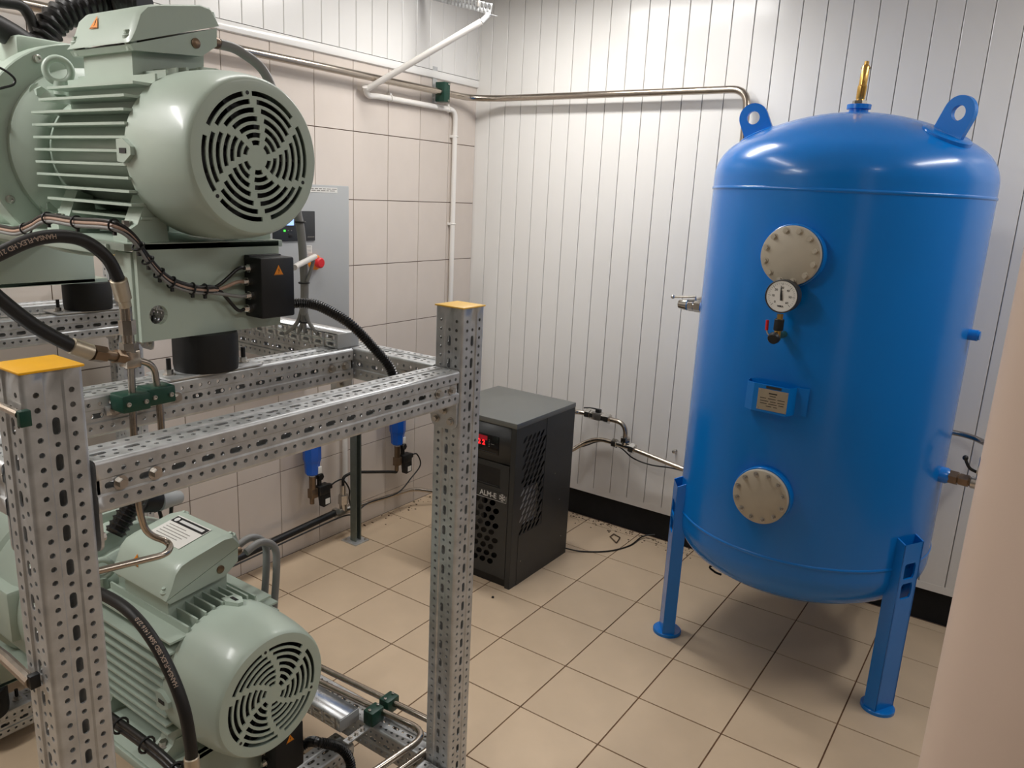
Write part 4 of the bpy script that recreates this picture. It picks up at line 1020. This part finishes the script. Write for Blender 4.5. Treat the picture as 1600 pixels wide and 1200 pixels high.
a0, a1 = px(110, 540, 0, HX), px(143, 551, 0, HX); a2 = px(200, 560, 0, .145)
MB().cyl(a0, a1, .0165, .0165, 14, .002).build('ferrule', 'plate_metal', h2)
m_ = MB(); m_.cyl(a1, a2, .011); nut(m_, a1, a2-a1, .017, .03); nut(m_, a1.lerp(a2, .62), a2-a1, .015, .02); m_.build('hose_fitting', 'bronze', h2)
# steel tee and the two clamped pipes on the inner beam
PX = .14
cp_ = thing('tee_pipe', px(205, 600, 0, PX), 'steel tee and two small pipes clamped in green blocks on the inner beam', 'pipe')
t0, t1 = px(196, 478, 0, PX), px(204, 575, 0, PX)
m_ = MB(); m_.cyl(t0, t1, .012); nut(m_, px(198, 500, 0, PX), t1-t0, .0165, .03); nut(m_, px(201, 535, 0, PX), t1-t0, .0185, .02); m_.box(px(203, 560, 0, PX)-Vector((.016, .016, .018)), px(203, 560, 0, PX)+Vector((.016, .016, .018)), .003); m_.build('tee_body', 'steel', cp_)
PQ = bends([px(205, 575, 0, PX), px(209, 680, 0, PX), px(217, 795, 0, PX), px(228, 835, 0, PX+.0), px(268, 848, 0, PX+.02), px(262, 866, 0, PX+.06), px(150, 893, 0, PX+.06), px(80, 912, 0, PX+.06)], .03, 6)
MB().tube(PQ, .0075, 10).build('tube', 'steel', cp_, 50)
MB().tube(bends([px(212, 562, 0, PX), px(240, 570, 0, PX), px(249, 625, 0, PX), px(254, 700, 0, PX)], .045, 8), .0075, 10).build('tube', 'steel', cp_, 50)
cz = px(225, 628, 0, PX).z
for u_ in (207, 247):
    c = px(u_, 627 if u_ < 230 else 616, 0, PX)
    k_ = MB().box(c-Vector((.032, .031, .019)), c+Vector((.018, .031, .019)), .004).build('clamp_block', 'green_clamp', cp_)
    for s_ in (-1, 1): bolt(c+Vector((.018, s_*.019, 0)), (1,0,0), k_, .85, SOCK, 'screw')
c0, c1 = px(165, 622, 0, .11), px(285, 601, 0, .11)
MB().box((.1025, c0.y, cz-.024), (.1085, c1.y, cz-.004), .001).build('clamp_rail', 'galv_bright', cp_)
for y_ in (c0.y+.02, c1.y-.015): bolt((.1085, y_, cz-.014), (1,0,0), cp_, 1.5)
# cable bundle from the left to the upper junction box
cb = thing('cable_bundle', px(120, 350, 1, -1.955), 'bundle of black and brown cables tied along the upper motor base', 'cable')
base = [px(-40, 352, 1, -1.955), px(0, 357, 1, -1.955), px(28, 361, 1, -1.955), px(52, 352, 1, -1.955), px(75, 341, 1, -1.955), px(120, 347, 1, -1.957), px(178, 352, 1, -1.96), px(205, 370, 0, .13), px(226, 400, 0, .121), px(246, 424, 0, .118), px(268, 441, 0, .117), px(300, 451, 0, .117), px(335, 453, 0, .117)]
for k, (dy, dz, mm) in enumerate(((0, .007, 'pink_cable'), (0, 0, 'pink_cable'), (0, -.007, 'grey_cable'), (.006, .004, 'conduit'), (.006, -.005, 'conduit'))):
    pts = [p+Vector((.004 if i > 6 else 0, (0 if i > 6 else -.004)+dy*.4, dz)) for i, p in enumerate(base)]
    if k < 4: pts.append(U['glands'][k]+Vector((0, -.02, 0))); pts.append(U['glands'][k])
    mats_ = mm if k != 1 else 'pink_cable'
    MB().tube(spline(pts, 7), .0042, 8).build('cable', 'conduit' if k in (0, 3) else mats_, cb, 60)
qb = spline(base, 8)
for k in (20, 32, 40, 48, 60, 66, 73, 80, 88, 92):
    if k < len(qb)-1: MB().ring(qb[k], qb[k+1]-qb[k-1], .0125, .0022, 14, 6).box(qb[k]-Vector((.002, .003, .02)), qb[k]+Vector((.004, .003, -.011))).build('cable_tie', 'black', cb)
# corrugated conduits
cc = thing('corrugated_conduit', U['out'], 'black corrugated conduit curving from the upper junction box over the front beam', 'conduit')
m_ = MB(); corrugated(m_, spline([U['out'], U['out']+Vector((.03, .03, .002)), px(505, 481, 0, .2), px(548, 507, 0, .27), px(585, 545, 0, .315), px(611, 578, 0, .345), px(620, 620, 0, .35), px(622, 640, 0, .35)], 10), .0115); m_.build('tube', 'conduit', cc, 0)
lc = thing('corrugated_conduit', Lo['out'], 'black corrugated conduit looping from the lower junction box', 'conduit')
m_ = MB(); corrugated(m_, spline([Lo['out'], Lo['out']+Vector((.01, .03, .01)), px(498, 1160, 0, .19), px(530, 1168, 0, .21), px(547, 1190, 0, .23), px(548, 1230, 0, .24)], 10), .0125, .007, .0026); m_.build('tube', 'conduit', lc, 0)
# grey motor cable behind the upper motor
gc = thing('motor_cable', U['tg'], 'thick grey motor cable hanging behind the upper motor to the silver rail', 'cable')
yq = -1.37
gp_ = [U['tg'], U['tg']+Vector((.01, .05, -.01)), U['tg']+Vector((.03, .11, -.06)), U['tg']+Vector((.03, .16, -.2)), px(462, 318, 1, yq), px(470, 360, 1, yq), px(474, 410, 1, yq), px(476, 450, 1, yq+.01), px(475, 490, 1, yq+.03)]
MB().tube(spline(gp_, 9), .0115, 12).build('cable', 'grey_cable', gc, 60)
for k, du in enumerate((-28, -8, 2, 22)):
    MB().tube(spline([px(475+du*.1, 480, 1, yq+.03), px(475+du*.35, 503, 1, yq+.035), px(475+du, 522, 1, yq+.045)], 6), .006, 8).build('cable_tail', 'grey_cable', gc, 60)
for v in (347, 442, 503):
    p_ = px(469 if v < 400 else 475, v, 1, yq+(0 if v < 480 else .03)); MB().ring(p_, (0,0,1), .0135, .0025, 16, 6).build('cable_tie', 'black', gc)
arm = thing('white_arm', px(463, 418, 0, .13), 'short white rod with grey cable beside the upper junction box', 'rod')  # plain white arm reaching out from the junction box
MB().tube([px(460, 418, 0, .128), px(466, 414, 0, .10), px(492, 401, 0, .02)], .0075, 10).build('rod', 'white_plastic', arm, 50)
MB().tube(spline([px(490, 404, 0, .02), px(487, 418, 0, .01), px(480, 440, 1, yq)], 6), .005, 8).build('cable', 'grey_cable', arm)
# grey cable loops of the lower motor
for k, (dx, lab) in enumerate(((0, 'grey motor cable loop nearest the lower terminal box'), (.045, 'second grey motor cable loop behind the lower terminal box'))):
    p0 = Lo['tg']+Vector((dx-.02, 0, 0))
    hose('motor_cable', [p0, p0+Vector((0, .05, .012)), p0+Vector((0, .095, -.02)), p0+Vector((0, .1, -.09)), p0+Vector((-.02, .1, -.25)), p0+Vector((-.04, .1, -.42))], .0105, lab, 'cable', 'grey_cable')
# lower hose with lettering
yh = -1.985
P = [px(120, 915, 1, yh), px(165, 931, 1, yh), px(205, 958, 1, yh), px(240, 1002, 1, yh), px(268, 1055, 1, yh), px(288, 1110, 1, yh), px(298, 1165, 1, yh), px(299, 1185, 1, yh)]
h3, Q = hose('hydraulic_hose', P, .0135, 'black hose bending down in front of the lower motor with pale lettering')
wrap_text('HANSA-FLEX SBD S6M 1416 27.0', .0125, Q, .0135, .45, tocam(P[3]), 'hose_print', h3, True)
e0 = px(299, 1182, 1, yh); MB().cyl(e0, e0+Vector((.004, 0, -.09)), .0165, .0165, 14, .002).build('ferrule', 'plate_metal', h3)
P = [px(150, 1105, 1, yh), px(180, 1128, 1, yh), px(215, 1153, 1, yh), px(255, 1185, 1, yh), px(300, 1230, 1, yh)]
lcb = thing('cable_bundle', P[0], 'black cable bundle tied below the lower motor', 'cable'); Qc = spline(P, 8)
for dz in (.009, -.009): MB().tube([p+Vector((0, 0, dz)) for p in Qc], .0085, 10).build('cable', 'conduit', lcb, 60)
for k in (10, 19, 27): MB().ring(Qc[k], Qc[k+1]-Qc[k-1], .019, .003, 14, 6).build('cable_tie', 'black', lcb)
# paired steel pipes low on the far right of the rack
zz = .262
fp_ = thing('floor_pipes', px(560, 1080, 2, zz), 'pair of bent steel pipes in green clamps at the foot of the far right post', 'pipe')
MB().tube(bends([px(420, 1003, 2, zz), px(520, 1052, 2, zz), px(664, 1122, 2, zz), px(690, 1135, 2, zz), px(690, 1135, 2, zz)+Vector((0, 0, -.2))], .03), .0105, 14).build('tube', 'steel', fp_, 50)
MB().tube(bends([px(420, 1026, 2, zz), px(520, 1076, 2, zz), px(672, 1146, 2, zz), px(585, 1205, 2, zz), px(560, 1222, 2, zz)], .075, 12), .0105, 14).build('tube', 'steel', fp_, 50)
MB().tube([px(668, 1172, 2, .225), px(590, 1228, 2, .225)], .0105, 14).build('tube', 'steel', fp_, 50)
for u_, v_ in ((608, 1096), (584, 1114)):
    c = px(u_, v_, 2, zz); k_ = MB().box(c-Vector((.02, .027, .03)), c+Vector((.02, .027, .018)), .004).build('clamp_block', 'green_clamp', fp_)
    for s_ in (-1, 1): bolt(c+Vector((0, s_*.018, .018)), (0,0,1), k_, .8, SOCK, 'screw')
c = px(584, 1114, 2, zz); MB().box((c.x-.012, c.y-.12, zz-.036), (c.x+.012, c.y+.09, zz-.031)).build('clamp_rail', 'galv', fp_)
for y_ in (-.05, -.075, -.1): bolt((c.x, c.y+y_, zz-.031), (0,0,1), fp_, 1.1)
# things glimpsed under the front beam
dk = thing('level_sensor', px(262, 775, 0, -.42), 'small grey sensor with black cables glimpsed below the front beam', 'sensor')
c = px(262, 778, 0, -.42); MB().cyl(c-Vector((0, .03, 0)), c+Vector((0, .045, -.01)), .032, .02, 18, .004).build('body', 'grey_paint', dk)
MB().cyl(c-Vector((0, .085, -.02)), c-Vector((0, .03, 0)), .038, .034, 18, .004).build('head', 'black', dk)
for u_, v_, u2, v2 in ((247, 790, 258, 830), (268, 785, 266, 830)):
    MB().tube(spline([px(u_, v_-15, 0, -.42), px(u_, v_, 0, -.43), px(u2, v2, 0, -.45)], 6), .006, 8).build('cable', 'black', dk)
bh = thing('ribbed_hose', px(205, 800, 0, -.3), 'black ribbed hose glimpsed below the near end of the front beam', 'hose')
m_ = MB(); corrugated(m_, spline([px(235, 752, 0, -.35), px(215, 775, 0, -.35), px(200, 800, 0, -.35), px(178, 835, 0, -.35)], 8), .026, .016, .005, 14); m_.build('tube', 'conduit', bh, 0)
# black hoses at the top left over the pump casing
xt = -.62
rh = thing('ribbed_hose', px(70, 75, 0, xt), 'thick black ribbed hose rising above the upper pump casing', 'hose')
m_ = MB(); corrugated(m_, spline([px(52, 88, 0, xt), px(68, 60, 0, xt), px(88, 30, 0, xt), px(125, 12, 0, xt), px(175, 2, 0, xt), px(230, 8, 0, xt+.1)], 8), .034, .02, .006, 18); m_.build('tube', 'conduit', rh, 40)
hose('hydraulic_hose', [px(-50, 20, 0, xt+.06), px(0, 45, 0, xt+.06), px(35, 66, 0, xt+.06), px(75, 95, 0, xt+.05)], .03, 'thick smooth black hose lying on the upper pump casing')
hose('hydraulic_hose', [px(-40, -6, 0, xt), px(0, 3, 0, xt), px(30, 8, 0, xt), px(44, 22, 0, xt), px(56, 50, 0, xt)], .014, 'thin black hose bending down at the top left corner')
tag(MB().tube(spline([px(-20, 100, 0, -.36), px(4, 108, 0, -.36), px(22, 122, 0, -.36), px(21, 132, 0, -.36), px(5, 137, 0, -.36), px(-15, 142, 0, -.36)], 8), .0028, 8).build('sensor_wire', 'black'), 'thin black wire loop in front of the upper pump flange', 'wire')
# pipe stubs held on the near post
for k, (pts, cu, lab) in enumerate((([(-30, 622), (0, 634), (30, 648)], (34, 655), 'thin steel pipe clamped high on the near post'), ([(-30, 1000), (10, 1030), (48, 1066)], (50, 1066), 'thin steel pipe clamped low on the near post'))):
    yk = RYN-H-.012; t_ = thing('post_pipe', px(*pts[1], 1, yk), lab, 'pipe')
    MB().tube([px(*p, 1, yk) for p in pts], .006+.004*k, 10).build('tube', 'steel', t_)
    c = px(*cu, 1, yk); MB().box(c-Vector((.008, .004, .012)), c+Vector((.004, .012, .012)), .0015).build('clamp_block', 'green_clamp' if k == 0 else 'black', t_)
